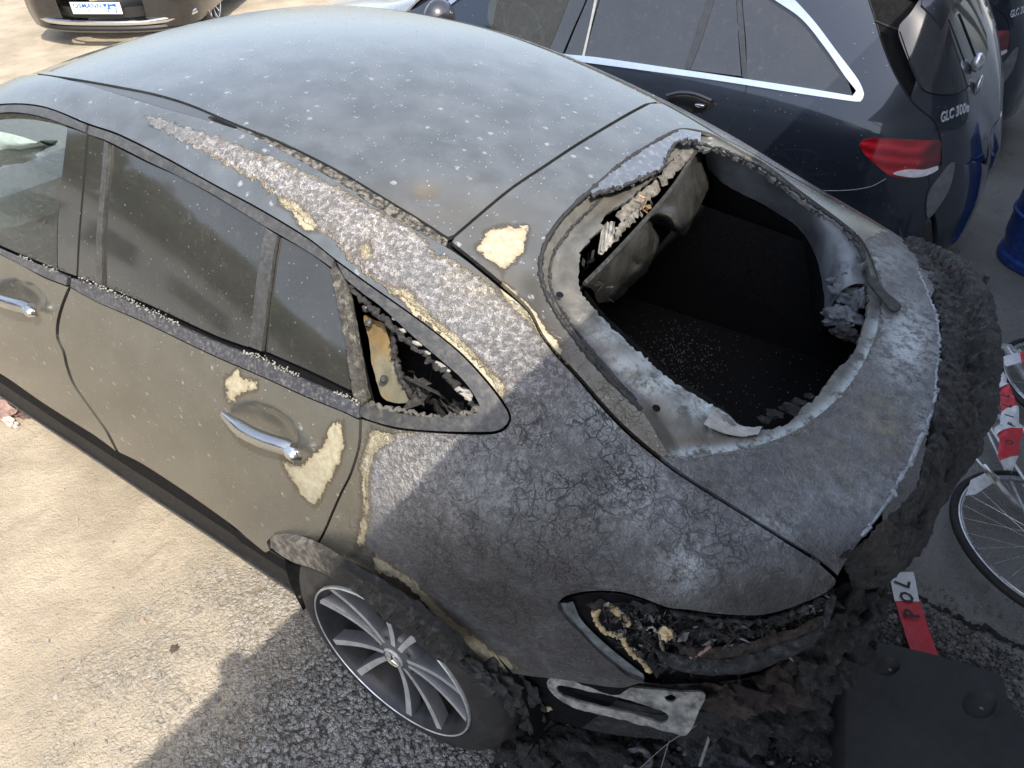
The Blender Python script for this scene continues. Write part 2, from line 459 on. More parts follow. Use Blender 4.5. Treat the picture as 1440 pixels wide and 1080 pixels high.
# ------------------------------------------------------------------ the burnt car: body net
ST = [  # station: rows from sill bottom to centre line, (x, y, z)
 [(2.6,.91,.25),(2.6,.93,.42),(2.6,.94,.66),(2.6,.93,.90),(2.6,.88,1.07),(2.45,.72,1.14),(2.42,.60,1.16),(2.42,.50,1.17),(2.42,.28,1.19),(2.42,0,1.20)],
 [(2.0,.92,.25),(2.0,.935,.44),(2.0,.945,.67),(2.0,.935,.92),(2.0,.885,1.095),(1.9,.70,1.37),(1.9,.595,1.44),(1.9,.50,1.45),(1.92,.28,1.47),(1.93,0,1.48)],
 [(1.5,.92,.25),(1.5,.935,.44),(1.5,.947,.67),(1.5,.935,.94),(1.5,.885,1.10),(1.5,.69,1.465),(1.5,.60,1.53),(1.5,.50,1.543),(1.5,.28,1.565),(1.5,0,1.575)],
 [(1.1,.92,.26),(1.1,.935,.45),(1.1,.947,.68),(1.1,.935,.94),(1.1,.885,1.11),(1.1,.70,1.497),(1.1,.60,1.545),(1.1,.50,1.562),(1.1,.28,1.586),(1.1,0,1.597)],
 [(.75,.92,.26),(.75,.935,.45),(.75,.947,.68),(.75,.937,.95),(.75,.885,1.12),(.75,.70,1.485),(.75,.60,1.54),(.75,.50,1.557),(.75,.28,1.58),(.75,0,1.592)],
 [(.45,.92,.27),(.45,.94,.46),(.45,.95,.69),(.45,.94,.95),(.45,.885,1.13),(.45,.705,1.437),(.45,.60,1.50),(.45,.50,1.516),(.45,.28,1.54),(.45,0,1.551)],
 [(.2,.92,.28),(.2,.945,.47),(.2,.953,.69),(.2,.945,.955),(.2,.885,1.14),(.2,.715,1.387),(.2,.60,1.445),(.2,.50,1.46),(.2,.28,1.484),(.2,0,1.494)],
 [(0,.92,.28),(0,.945,.47),(0,.953,.69),(0,.945,.96),(0,.885,1.145),(0,.74,1.335),(0,.60,1.393),(0,.50,1.41),(0,.28,1.43),(0,0,1.438)],
 [(-.2,.91,.28),(-.2,.935,.47),(-.2,.948,.69),(-.2,.94,.955),(-.2,.89,1.135),(-.2,.77,1.27),(-.2,.62,1.315),(-.2,.50,1.333),(-.2,.28,1.353),(-.2,0,1.36)],
 [(-.4,.88,.28),(-.4,.91,.48),(-.4,.928,.69),(-.4,.922,.95),(-.4,.885,1.09),(-.4,.795,1.18),(-.4,.655,1.225),(-.4,.50,1.25),(-.4,.28,1.268),(-.4,0,1.278)],
 [(-.6,.83,.30),(-.6,.865,.48),(-.6,.888,.70),(-.6,.882,.94),(-.6,.855,1.05),(-.6,.785,1.12),(-.6,.675,1.16),(-.6,.50,1.19),(-.6,.28,1.205),(-.6,0,1.213)],
 [(-.76,.74,.32),(-.77,.775,.50),(-.78,.80,.71),(-.77,.80,.93),(-.75,.785,1.03),(-.75,.745,1.08),(-.75,.675,1.115),(-.755,.50,1.15),(-.76,.28,1.162),(-.76,0,1.168)],
 [(-.90,.60,.35),(-.91,.62,.52),(-.915,.65,.72),(-.91,.665,.90),(-.90,.67,1.0),(-.895,.665,1.035),(-.89,.645,1.075),(-.925,.50,1.125),(-.95,.28,1.14),(-.955,0,1.145)],
]
S = Shell(ST)

BURN = [[(203,162),(233,170),(273,182),(333,203),(393,227),(450,253),(480,267),(513,287),(570,317),(603,343),(613,356),(632,362),(690,404),(735,432),(800,520),(900,630),(1000,642),(1060,632),(1118,610),(1167,577),(1202,537),(1238,470),(1240,400),(1216,335),(1300,310),(1440,400),(1440,700),(1250,1000),(700,1000),(683,938),(633,887),(607,863),(600,843),(567,810),(530,800),(527,780),(503,760),(513,720),(517,693),(510,660),(517,627),(520,607),(550,613),(618,600),(700,604),(712,575),(690,530),(651,490),(607,452),(562,418),(515,388),(480,347),(440,320),(417,300),(390,280),(367,260),(317,230),(267,203),(213,177)]]
CREAM = [[(671,351),(682,326),(713,317),(741,319),(737,350),(734,359),(718,371),(707,382),(690,368)],
 [(318,533),(334,520),(342,533),(360,537),(363,545),(350,550),(338,553),(325,565),(320,563),(317,545)],
 [(395,645),(425,655),(455,625),(465,598),(482,593),(484,620),(478,650),(455,690),(442,713),(420,690)],
 [(392,275),(415,285),(440,305),(447,325),(430,325),(415,305),(405,292),(393,287)],
 [(549,403),(575,408),(600,440),(650,480),(690,520),(712,545),(707,560),(680,540),(650,503),(615,467),(575,438)],
 [(520,605),(550,608),(553,618),(533,630),(522,650),(516,690),(520,720),(512,765),(500,770),(512,720),(508,660)],
 [(524,777),(548,793),(592,826),(636,872),(700,920),(735,938),(690,940),(640,900),(608,868),(596,845),(560,812),(528,803)],
 [(505,345),(520,340),(522,360),(510,366)], [(705,395),(745,430),(790,490),(800,515),(760,470),(700,410)]]
def blob(px, *L):
    v = np.zeros(len(px))
    for x, y, rx, ry, w in L: v = np.maximum(v, w*np.exp(-((px[:, 0]-x)/rx)**2-((px[:, 1]-y)/ry)**2))
    return v
def masks(P):
    px = project(P)
    b = np.max([sdf(px, p) for p in BURN], 0); c = np.max([sdf(px, p) for p in CREAM], 0)
    far = P[:, 1] < -.45
    c = np.where(far, -50, c)
    wht = blob(px, (1275,480,38,62,1), (965,800,38,45,.85), (905,700,60,55,.45), (700,690,110,60,.25), (1215,700,120,40,.3), (1100,740,60,30,.4), (855,590,50,50,.45), (1300,640,20,90,.6), (1230,370,60,30,.5))
    tan = blob(px, (1232,600,42,48,1), (1180,640,60,50,.5), (700,400,80,50,.9), (600,272,28,16,1.2), (620,300,170,45,.6), (700,330,90,60,.6), (800,380,30,90,.5), (550,700,60,110,.25))
    soot = blob(px, (700,830,230,110,1), (1100,840,190,60,.9), (830,640,50,60,.55), (900,900,230,80,1), (1150,790,60,50,.8), (600,760,90,60,.5), (860,560,60,40,.3), (1000,560,60,30,.3))
    light = blob(px, (560,330,150,90,1), (400,240,150,60,1), (640,420,130,80,1), (560,660,70,70,.9), (700,480,100,90,.7))  # blistered skin made paler over the sunlit zone, sunlight put into its colour
    cr = blob(px, (830,630,210,130,1), (720,780,160,120,.8), (1040,720,160,110,.8))
    ring = np.exp(-(segdist(px, np.array([(748,400),(760,440),(800,495),(850,550),(905,610),(930,640)], float), False)/17)**2)*(b < 8); tan = np.maximum(tan, ring*.9); wht = wht
    return {'ring': ring, 'burn': b/50, 'cream': c/50, 'ash': wht, 'tan': tan, 'soot': soot, 'sunlit_pale': light, 'craze': cr}

def masks_tg(P):
    d = masks(P); px = project(P)
    deck = [(925,640),(950,646),(1007,641),(1060,632),(1118,610),(1167,577),(1202,537),(1232,470),(1240,400),(1216,335),(1300,310),(1440,400),(1440,700),(1250,1000),(1100,790),(940,672)]
    d['burn'] = np.minimum(d['burn'], sdf(px, deck)/50); d['craze'] = d['craze']*.35; return d
def paint_mat():
    m, nt, b = new_mat('burnt_paint'); g = NB(nt)
    burn, cream, ash, tan, soot, lil, craze = [g.attr(k) for k in ('burn', 'cream', 'ash', 'tan', 'soot', 'sunlit_pale', 'craze')]
    n1 = g.noise(28, 8, .68); n2 = g.noise(75, 6, .7); n3 = g.noise(9, 6, .6); n4 = g.noise(220, 6, .75); n5 = g.noise(3.2, 4, .6)
    # --- heat-dulled grey paint
    base = g.mix(g.ss(n3, .3, .7), (.145, .156, .158), (.20, .212, .213))
    zz = g.n('SeparateXYZ', {0: g.coord()}).outputs[2]; base = g.mix(g.m('MULTIPLY', g.ss(g.m('ADD', zz, g.m('MULTIPLY', n5, .3)), 1.62, 1.25), .55), base, (.165, .157, .125))  # bluer roof, olive lower body: sky and ground reflection put into the colour
    base = g.mix(g.m('MULTIPLY', tan, .55), base, (.24, .185, .11))
    base = g.mix(g.m('MULTIPLY', g.attr('ring'), .8), base, (.095, .085, .07))
    # dried water marks and ash flecks
    mp = g.n('Mapping', {'Vector': g.warp(30, .012), 'Scale': (1, 1, 1)}).outputs[0]
    v1 = g.vor(26, 'F1', mp); vc = g.n('SeparateColor', {0: g.n('TexVoronoi', {'Vector': mp, 'Scale': 26.}).outputs['Color']}).outputs[0]
    sp = g.m('MULTIPLY', g.ss(v1, .27, .12), g.ss(vc, .58, .70))
    sp = g.m('MULTIPLY', sp, g.ss(n2, .44, .60))
    v2 = g.vor(95, 'F1', mp); vc2 = g.n('SeparateColor', {0: g.n('TexVoronoi', {'Vector': mp, 'Scale': 95.}).outputs['Color']}).outputs[0]
    sp2 = g.m('MULTIPLY', g.ss(v2, .22, .10), g.ss(vc2, .80, .9))
    spots = g.m('MAXIMUM', g.m('MULTIPLY', sp, .62), g.m('MULTIPLY', sp2, .7))
    dust = g.m('MULTIPLY', g.ss(g.noise(14, 9, .75), .5, .8), .09)
    base = g.mix(g.m('MAXIMUM', spots, dust), base, (.55, .56, .53))
    brough = g.m('ADD', g.lin(n3, .3, .7, .18, .27), g.m('MULTIPLY', g.m('MAXIMUM', spots, dust), .4))
    # --- burnt, blistered skin
    wv = g.warp(32, .03)
    cell = g.vor(64, 'DISTANCE_TO_EDGE', wv); cell2 = g.vor(115, 'DISTANCE_TO_EDGE', g.warp(70, .018))
    ridge = g.m('MULTIPLY', g.m('MAXIMUM', g.ss(cell, .13, .03), g.m('MULTIPLY', g.ss(cell2, .2, .04), .75)), g.ss(n2, .36, .55))
    bc = g.mix(g.ss(n1, .32, .68), (.045, .044, .043), (.12, .122, .126))
    light = g.mix(g.ss(n2, .35, .65), (.10, .092, .092), (.25, .245, .255))
    bc = g.mix(g.m('MULTIPLY', lil, .9), bc, light); bc = g.mix(g.m('MULTIPLY', lil, g.ss(g.noise(17, 7, .7), .55, .7, 0, .55)), bc, (.30, .25, .19)); bc = g.mix(g.ss(g.noise(21, 8, .75), .60, .70, 0, .7), bc, (.035, .032, .030))
    bc = g.mix(g.m('MULTIPLY', ridge, g.lin(lil, 0, 1, .20, .80)), bc, (.43, .405, .39))
    an = g.m('MULTIPLY', ash, g.ss(g.noise(36, 9, .8), .40, .58))
    bc = g.mix(g.m('MULTIPLY', an, .9), bc, (.60, .66, .69))
    bl = g.m('MULTIPLY', g.ss(g.noise(5, 7, .7), .42, .7), .35); bc = g.mix(bl, bc, (.17, .19, .225))
    tn = g.m('MULTIPLY', tan, g.ss(g.noise(30, 9, .75), .4, .65)); bc = g.mix(g.m('MULTIPLY', tn, .6), bc, (.33, .29, .19))
    sn = g.m('MULTIPLY', soot, g.ss(g.m('ADD', n3, g.m('MULTIPLY', soot, .3)), .35, .75)); bc = g.mix(g.m('MULTIPLY', sn, .8), bc, (.033, .030, .029))
    ck = g.vor(24, 'DISTANCE_TO_EDGE', g.warp(18, .06)); ck2 = g.vor(58, 'DISTANCE_TO_EDGE', g.warp(24, .04))
    ckm = g.m('MULTIPLY', g.m('MAXIMUM', g.ss(g.m('ADD', ck, g.m('MULTIPLY', g.m('SUBTRACT', n1, .5), .14)), .034, .004), g.m('MULTIPLY', g.ss(g.m('ADD', ck2, g.m('MULTIPLY', g.m('SUBTRACT', n2, .5), .2)), .05, .0), .7)), g.ss(n3, .34, .52)); ckm = g.m('MULTIPLY', ckm, craze)
    bc = g.mix(ckm, bc, (.018, .016, .016))
    # --- edges
    rg_ = g.m('ADD', burn, g.m('MULTIPLY', g.m('SUBTRACT', n1, .5), .55)); rg_ = g.m('ADD', rg_, g.m('MULTIPLY', g.m('SUBTRACT', n2, .5), .22))
    isb = g.ss(rg_, -.01, .015)
    band = g.m('MULTIPLY', g.ss(rg_, -.01, .01), g.ss(g.m('ADD', rg_, g.m('MULTIPLY', g.m('SUBTRACT', n2, .5), .5)), .12, .02))
    cr = g.m('ADD', cream, g.m('MULTIPLY', g.m('SUBTRACT', n1, .5), .34)); cr = g.m('ADD', cr, g.m('MULTIPLY', g.m('SUBTRACT', n2, .5), .25))
    isc = g.ss(cr, -.01, .02); isc = g.m('MAXIMUM', isc, g.m('MULTIPLY', band, g.m('MULTIPLY', g.ss(lil, .2, .6), .8)))
    cc = g.mix(g.ss(n2, .35, .7), (.27, .245, .165), (.40, .37, .28)); cc = g.mix(g.ss(n4, .55, .7, 0, .6), cc, (.28, .235, .15)); cc = g.mix(g.ss(g.m('ADD', cr, g.m('MULTIPLY', n1, .3)), .34, .10, 0, .7), cc, (.22, .17, .095)); cc = g.mix(g.ss(n1, .56, .68, 0, .7), cc, (.19, .175, .145))
    rim = g.m('MULTIPLY', g.ss(cr, -.14, -.03), g.ss(cr, .02, -.01))
    col = g.mix(isb, base, bc); col = g.mix(g.m('MULTIPLY', rim, .6), col, (.09, .07, .05)); col = g.mix(isc, col, cc)
    rough = g.mixf(g.m('MAXIMUM', isb, isc), brough, g.m('ADD', g.lin(n2, .3, .7, .36, .62), g.m('MULTIPLY', lil, .2)))
    g.set(b, Base_Color=col, Roughness=rough, Metallic=g.mixf(g.m('MAXIMUM', isb, isc), .68, .0), Specular_IOR_Level=.5)
    h = g.m('MULTIPLY', isb, g.m('ADD', g.m('ADD', g.m('MULTIPLY', ridge, g.lin(lil, 0, 1, .45, 1.1)), g.m('MULTIPLY', n2, g.lin(lil, 0, 1, .7, 1.5))), g.m('MULTIPLY', n4, .5)))
    h = g.m('SUBTRACT', h, g.m('MULTIPLY', ckm, 1.2)); h = g.m('SUBTRACT', h, g.m('MULTIPLY', isc, .7)); h = g.m('ADD', h, g.m('MULTIPLY', spots, .15))
    h = g.m('ADD', h, g.m('MULTIPLY', isb, .8))
    h = g.m('ADD', h, g.m('MULTIPLY', n4, .06))
    g.set(b, Normal=g.bump(h, 1, .0034))
    return m
PAINT = paint_mat()
char_m = simple('charred_plastic', (.022, .021, .021), .62, var=.6, scale=40, bump=1, bscale=90, bdist=.012, dust=(.42, 70, (.17, .17, .17)))
soot_m = simple('sooty_black', (.018, .018, .019), .6, var=.5, scale=30, bump=.9, bscale=120, bdist=.008, dust=(.4, 60, (.15, .155, .16)))
blk_m = simple('dull_black_trim', (.035, .036, .038), .42, var=.3, scale=30, bump=.15, bscale=180, dust=(.5, 70, (.32, .31, .28)))
trim_m = simple('grey_trim', (.055, .055, .054), .34, var=.3, scale=30, bump=.15, bscale=260, dust=(.25, 90, (.30, .29, .26)), metal=.3)
seal_m = simple('rubber_seal', (.014, .014, .014), .7, bump=.3)
flm = simple('bare_flange', (.30, .31, .30), .45, var=.35, scale=14, bump=.35, bscale=120, bdist=.003, metal=.35, dust=(.9, 16, (.16, .14, .11)))
pale_m = simple('burnt_metal_pale', (.33, .33, .31), .75, var=.3, scale=40, bump=.6, bscale=110, bdist=.004, dust=(.7, 30, (.20, .19, .17)))
cream_m = simple('melted_foam', (.46, .36, .20), .8, var=.3, scale=60, bump=.6, bscale=140, bdist=.004)
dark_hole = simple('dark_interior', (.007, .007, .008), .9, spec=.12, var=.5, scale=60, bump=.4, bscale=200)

car = thing('burnt_car', 'grey fire damaged coupe with blistered rear quarter, no rear window and burnt off tail', 'car')
# --- roof
gapL = [(631,336),(713,267),(763,233),(813,200),(880,160),(914,142)]
roofL = [(52,103),(110,111),(167,121),(217,131),(267,146),(333,174),(400,201),(480,241),(530,271),(580,301),(630,333)]
uL = S.uvs(catmull(roofL, 8)); uG = S.uvs(catmull(gapL, 8)[1:-1])
uR = S.mir(uL)
fr = np.array([[np.interp(k, [0, 1], [uL[0, 0], uR[-1, 0]])-.0-.33*math.sin(math.pi*k), uL[0, 1]+(uR[-1, 1]-uL[0, 1])*k] for k in np.linspace(0, 1, 60)])[::-1][1:-1]
fr[:, 0] = 1.93-.1*np.cos((fr[:, 1]-9)/3.3*math.pi/2)
def dent(P, N):
    d = np.zeros((len(P), 3)); px = project(P)
    w = np.exp(-(((px[:, 0]-600)/26)**2+((px[:, 1]-272)/13)**2)); d -= N*(w*.010)[:, None]; return d
S.panel('roof', np.concatenate([uL, uG, uR, fr]), PAINT, car, attrs=masks, disp=dent, step=.014)
# front header, darker glass edge beyond the roof
wf = np.concatenate([fr[::-1][::-1]+[-.012, 0]])
hd = np.concatenate([fr+[-.015, 0], (fr+[-.16, 0])[::-1]])
glass_dark = simple('tinted_glass_dusty', (.012, .014, .014), .09, var=.3, scale=8, coat=.5, dust=(.42, 55, (.30, .28, .24)))
wsA = np.concatenate([fr+[-.015, 0], (fr+[-.9, 0])[::-1]])
S.panel('windscreen_header', np.concatenate([fr+[-.015, 0], (fr+[-.16, 0])[::-1]]), glass_dark, car, off=-.006, step=.03)

# --- burnt roof channel (the strip between roof and side frame)
cantT = [(-120,103),(0,107),(60,106),(117,118),(167,133),(233,153),(287,168),(350,188),(400,214),(480,259),(523,288),(580,321),(626,347)]
chA = catmull([(45,105),(110,113),(167,123),(217,133),(267,148),(333,176),(400,203),(480,243),(530,273),(580,303),(630,336)], 7)
chB = catmull([(50,106),(117,117),(167,131),(233,151),(287,166),(350,186),(400,212),(480,257),(523,286),(580,319),(626,344)], 7)
slot = catmull([(291,163),(297,161),(318,170),(333,177),(331,181),(312,173),(296,167)], 4, True)
def chdisp(P, N):
    px = project(P); k = np.clip((px[:, 0]-330)/30, 0, 1)
    return N*(k*.005*(fbm(P, 60, 4)))[:, None]
ch_m, nt, b_ = new_mat('roof_channel_burnt'); g = NB(nt)
xb = g.n('SeparateXYZ', {0: g.coord()}).outputs[0]; kk = g.ss(g.m('ADD', xb, g.m('MULTIPLY', g.noise(20), .08)), .76, .66)
nn = g.noise(70, 8, .75); c2 = g.mix(g.ss(nn, .4, .62), (.012, .011, .010), (.20, .185, .16))
g.set(b_, Base_Color=g.mix(kk, (.10, .108, .115), c2), Roughness=g.mixf(kk, .35, .85), Metallic=g.mixf(kk, .5, 0.), Normal=g.bump(g.m('MULTIPLY', nn, kk), 1, .01))
S.panel('roof_channel', S.uvs(np.concatenate([chA, chB[::-1]])), ch_m, car, holes=[S.uvs(slot)], off=-.004, step=.008, disp=chdisp)
S.panel('channel_slot', S.uvs(slot), dark_hole, car, off=-.03, step=.01, lip=0)
# --- side frame: cantrail, C pillar and quarter panel are one stamping
cantB = [(-120,165),(0,146),(60,149),(123,173),(167,188),(233,221),(300,258),(367,294),(433,334),(470,363),(515,396),(562,429),(607,462),(651,498),(690,540),(714,573),(719,590),(710,605),(690,611),(618,610),(557,604),(509,590)]
doorgap = [(509,590),(507,627),(495,667),(482,693),(470,720),(457,750),(445,772)]
archO = [(445,772),(484,798),(531,825),(569,850),(606,875),(647,914),(682,938)]
low = [(682,938),(700,943),(740,950),(785,955),(871,967),(904,959)]
lampL = [(904,959),(882,951),(866,938),(843,919),(816,891),(790,864),(784,850),(796,838),(829,831),(871,832),(904,841),(938,854),(966,857),(1010,863),(1066,865),(1107,856),(1160,834),(1178,817)]
tgap = [(1178,817),(1150,792),(1100,760),(1040,722),(960,672),(923,645),(880,609),(847,575),(813,535),(780,499),(760,472),(741,438),(700,403),(660,370),(629,348)]
out = np.concatenate([catmull(cantT[::-1], 9), catmull(cantB, 7), catmull(doorgap, 7)[1:], catmull(archO, 7)[1:], catmull(low, 7)[1:], catmull(lampL, 6)[1:], catmull(tgap, 7)[1:-1]])
S.panel('side_frame', S.uvs(out), PAINT, car, attrs=masks, step=.0115)
# --- doors
gB = [-.8, 0]+catmull([(96,404),(86,430),(80,454),(80,476),(88,494),(93,515),(102,539),(118,563),(133,584),(148,605),(160,628),(163,634)], 6)
fd = np.concatenate([catmull([(-170,275),(0,358),(30,373),(60,390),(96,404)], 8), gB[1:], catmull([(163,634),(133,612),(120,604),(60,566),(0,525),(-170,430)], 8)[1:]])
rd = np.concatenate([gB[::-1]+[4.6, 1], catmull([(101,406),(136,425),(200,453),(300,501),(367,530),(433,560),(480,579),(505,591)], 8), catmull([(505,591),(503,627),(491,667),(478,693),(466,720),(453,750),(441,770)], 7)[1:], catmull([(441,770),(399,756),(383,756),(375,762),(379,774),(373,777)], 6)[1:], catmull([(373,777),(353,761),(330,741),(300,719),(260,691),(200,652),(168,636)], 8)[1:]])
def hdisp(cs):
    def f(P, N):   # the scooped recess behind each door handle
        px = project(P); w = np.zeros(len(P))
        for (x, y, rx, ry, ang) in cs:
            c, s_ = math.cos(ang), math.sin(ang); a = ((px[:, 0]-x)*c+(px[:, 1]-y)*s_)/rx; b = (-(px[:, 0]-x)*s_+(px[:, 1]-y)*c)/ry
            w = np.maximum(w, np.clip(1.25-(a*a+b*b), 0, 1)**.7)
        return -N*(w*.017)[:, None]
    return f
S.panel('front_door', S.uvs(fd), PAINT, car, attrs=masks, disp=hdisp([(30,415,32,17,.4)]), step=.012)
S.panel('rear_door', S.uvs(rd), PAINT, car, attrs=masks, disp=hdisp([(372,598,46,23,.5)]), step=.011)
chrome = simple('dirty_chrome', (.62, .62, .6), .12, metal=1, var=.15, scale=60, dust=(.35, 40, (.25, .22, .18)))
satin = simple('satin_grey_handle', (.42, .43, .43), .16, metal=.95, var=.1, scale=20, dust=(.3, 40, (.3, .28, .24)))
def handle(p0, p1, par, tip=True):
    a, b = S.pts([p0], off=.022)[0], S.pts([p1], off=.022)[0]
    m_ = MB(); Q = []; R_ = []
    for k in np.linspace(0, 1, 15):
        q = a+(b-a)*k; q = q+np.array([0, 1, 0])*(.016*math.sin(math.pi*k)-.006); Q.append(q); R_.append(.0185*(.45+.55*min(1, 3.2*k))*(1 if k < .97 else .8))
    m_.tube(Q, R_, 14, flat=1.15); h = m_.obj('door_handle', satin, par)
    m2 = MB(); lumpy(m2, b+np.array([-.006, .004, -.004]), .020, 3, 2, .16, 2, (1.25, .8, .95)); o = m2.obj('handle_end_cap', chrome, par)
    return h
handle((322,580), (420,628), car); handle((-22,402), (52,432), car)
m2 = MB(); 
# --- mouldings, pillars and glass
def strip(name, up, lo, mat, off=.004, lip=.01, step=.01, par=None, closed=False):
    o = np.concatenate([catmull(up, 7), catmull(lo[::-1], 7)]); return S.panel(name, S.uvs(o), mat, par or car, off=off, lip=lip, step=step)
mold_m = simple('belt_moulding', (.055, .058, .072), .3, var=.2, scale=30, metal=.4, dust=(.6, 110, (.34, .33, .30)), bump=.15)
strip('belt_moulding', [(-170,268),(0,350),(45,369),(97,389)], [(-170,274),(0,356),(60,387),(95,401)], mold_m)
strip('belt_moulding', [(102,391),(150,408),(211,438),(300,479),(367,505),(417,529),(480,556),(508,569)], [(101,403),(136,423),(200,450),(300,498),(367,527),(433,557),(480,576),(506,588)], mold_m)
ash_line = simple('ash_ridge', (.25, .245, .225), .9, var=.4, scale=90, bump=1, bscale=200, bdist=.004)
aL = MB(); P = S.pts([(-60,322),(0,347),(45,366),(150,405),(211,435),(300,476),(367,502),(417,526),(480,553),(506,566)], 3, .005)
for i, p in enumerate(P):
    if noise.noise(Vector(p)*9) > -.05:
        for q_ in range(3): lumpy(aL, p+RNG.normal(0, .0032, 3), .0022*RNG.uniform(.3, 1.3), i*3+q_, 1)
tag(aL.obj('ash_crumbs', ash_line, car, smooth=False), 'white ash crumbs along the window line', kind='stuff')
# upper door frames
strip('door_frame', [(-120,170),(0,148),(60,151),(121,175)], [(-120,186),(0,158),(42,160),(83,172),(119,186)], trim_m, off=-.002)
strip('door_frame', [(124,176),(167,191),(233,224),(300,261),(367,297),(433,337),(468,364)], [(122,188),(150,198),(208,227),(250,247),(300,274),(367,315),(430,352),(470,379)], trim_m, off=-.002)
def dusty_glass(name, col, film, fc, speck, sc_=1.):
    film = film*.42
    m, nt, b = new_mat(name); g = NB(nt); n1 = g.noise(7, 7, .65); n2 = g.noise(420, 3, .6); wv = g.warp(25, .02)
    vd = g.vor(85*sc_, 'F1', wv); vc = g.n('SeparateColor', {0: g.n('TexVoronoi', {'Vector': wv, 'Scale': 85.*sc_}).outputs['Color']}).outputs[0]
    sp = g.m('MULTIPLY', g.ss(vd, .24, .10), g.ss(vc, .70, .85)); sp = g.m('MULTIPLY', sp, g.ss(g.noise(160, 4), .38, .55)); sp = g.m('MAXIMUM', sp, g.m('MULTIPLY', g.ss(g.noise(190, 5, .8), .60, .72), .5))
    f = g.m('ADD', g.m('MULTIPLY', g.lin(n1, .3, .7, .55, 1.15), film), g.m('MULTIPLY', g.ss(n2, .5, .75), film*.35))
    sm = g.m('MULTIPLY', g.ss(g.noise(26, 8, .78), .54, .72), .10); f = g.m('MAXIMUM', g.m('ADD', f, sm), g.m('MULTIPLY', sp, speck), clamp=True)
    g.set(b, Base_Color=g.mix(f, col, fc), Roughness=g.mixf(f, .05, .55), Coat_Weight=.55, Coat_Roughness=.06); MATS[name] = m; return m
glass_side = dusty_glass('rear_side_glass', (.014, .015, .014), .20, (.21, .20, .175), .75)
S.panel('b_pillar_cover', S.uvs(catmull([(92,178),(119,187)], 8).tolist()+catmull([(119,187),(112,270),(107,330),(104,388)], 9).tolist()+catmull([(104,388),(78,379)], 8).tolist()+catmull([(78,379),(78,325),(82,267),(92,178)], 9)[1:-1].tolist()), glass_side, car, off=-.006, step=.02)
S.panel('b_pillar_cover', S.uvs(catmull([(122,189),(146,198)], 8).tolist()+catmull([(146,198),(140,270),(135,330),(133,398)], 9).tolist()+catmull([(133,398),(107,388)], 8).tolist()+catmull([(107,388),(110,330),(115,270),(122,189)], 9)[1:-1].tolist()), glass_side, car, off=-.006, step=.02)
strip('window_channel', [(146,198),(140,270),(135,330),(133,399)], [(152,202),(147,270),(143,330),(143,404)], trim_m, off=-.001)
win = np.concatenate([catmull([(153,202),(208,230),(250,248),(300,276),(372,319)], 8), catmull([(374,322),(366,360),(358,420),(351,488)], 8)[1:], catmull([(350,490),(300,472),(211,431),(144,403)], 8)[1:], catmull([(143,400),(144,330),(148,270)], 8)[1:]])
S.panel('rear_door_window', S.uvs(win), glass_side, car, off=-.008, step=.02)
strip('window_divider', [(374,321),(366,360),(358,420),(351,487)], [(390,331),(384,365),(376,425),(368,494)], trim_m, off=.001)
qg = np.concatenate([catmull([(391,332),(430,353),(466,380)], 8), catmull([(468,386),(476,420),(486,480),(496,550)], 8), catmull([(495,552),(440,525),(370,494)], 8)[1:], catmull([(370,490),(377,425),(385,365)], 8)[1:]])
S.panel('fixed_rear_window', S.uvs(qg), glass_side, car, off=-.008, step=.02)
def rdisp(a, f):
    return lambda P, N: N*(a*fbm(P, f, 4))[:, None]
o = np.concatenate([catmull([(468,368),(486,396),(500,462),(516,560)], 5), catmull([(516,560),(510,570),(499,560)], 5)[1:], catmull([(499,560),(484,470),(467,384),(467,370)], 5)[1:-1]])
S.panel('door_edge_seal', S.uvs(o), simple('scorched_seal', (.04, .037, .032), .8, var=.6, scale=80, bump=1, bscale=130, bdist=.006, dust=(.7, 60, (.3, .28, .22))), car, off=.003, step=.006, disp=rdisp(.004, 70))
# front window with cabin behind it
m, nt, b_ = new_mat('front_glass'); g = NB(nt)
dd = g.ss(g.noise(150, 8, .75), .5, .75)
g.set(b_, Base_Color=(.75, .84, .80), Roughness=.06, Transmission_Weight=1., IOR=1.05, Specular_IOR_Level=.9, Coat_Weight=.35, Coat_Roughness=.04)
tr = g.n('BsdfTransparent', {'Color': (.86, .95, .90)}); df = g.n('BsdfDiffuse', {'Color': (.45, .44, .38)}); gl = g.n('BsdfGlossy', {'Roughness': .05, 'Color': (.8, .85, .85)})
lw = g.n('Fresnel', {'IOR': 1.5}).outputs[0]
m1 = g.n('MixShader', {0: lw}); nt.links.new(tr.outputs[0], m1.inputs[1]); nt.links.new(gl.outputs[0], m1.inputs[2])
m2_ = g.n('MixShader', {0: g.m('ADD', g.m('MULTIPLY', dd, .25), .05)}); nt.links.new(m1.outputs[0], m2_.inputs[1]); nt.links.new(df.outputs[0], m2_.inputs[2])
nt.links.new(m2_.outputs[0], nt.nodes['Material Output'].inputs[0]); FG = m
fw = np.concatenate([catmull([(-150,185),(-60,168),(0,159),(42,161),(90,174)], 8), catmull([(91,178),(82,267),(77,325),(77,378)], 8)[1:], catmull([(76,378),(45,365),(0,346),(-170,264)], 8)[1:]])
S.panel('windscreen', np.concatenate([fr+[-.165, 0], (fr+[-.95, 0])[::-1]]), FG, car, off=-.006, step=.04, lip=0)
S.panel('front_door_window', S.uvs(fw), FG, car, off=-.006, step=.03, lip=0)
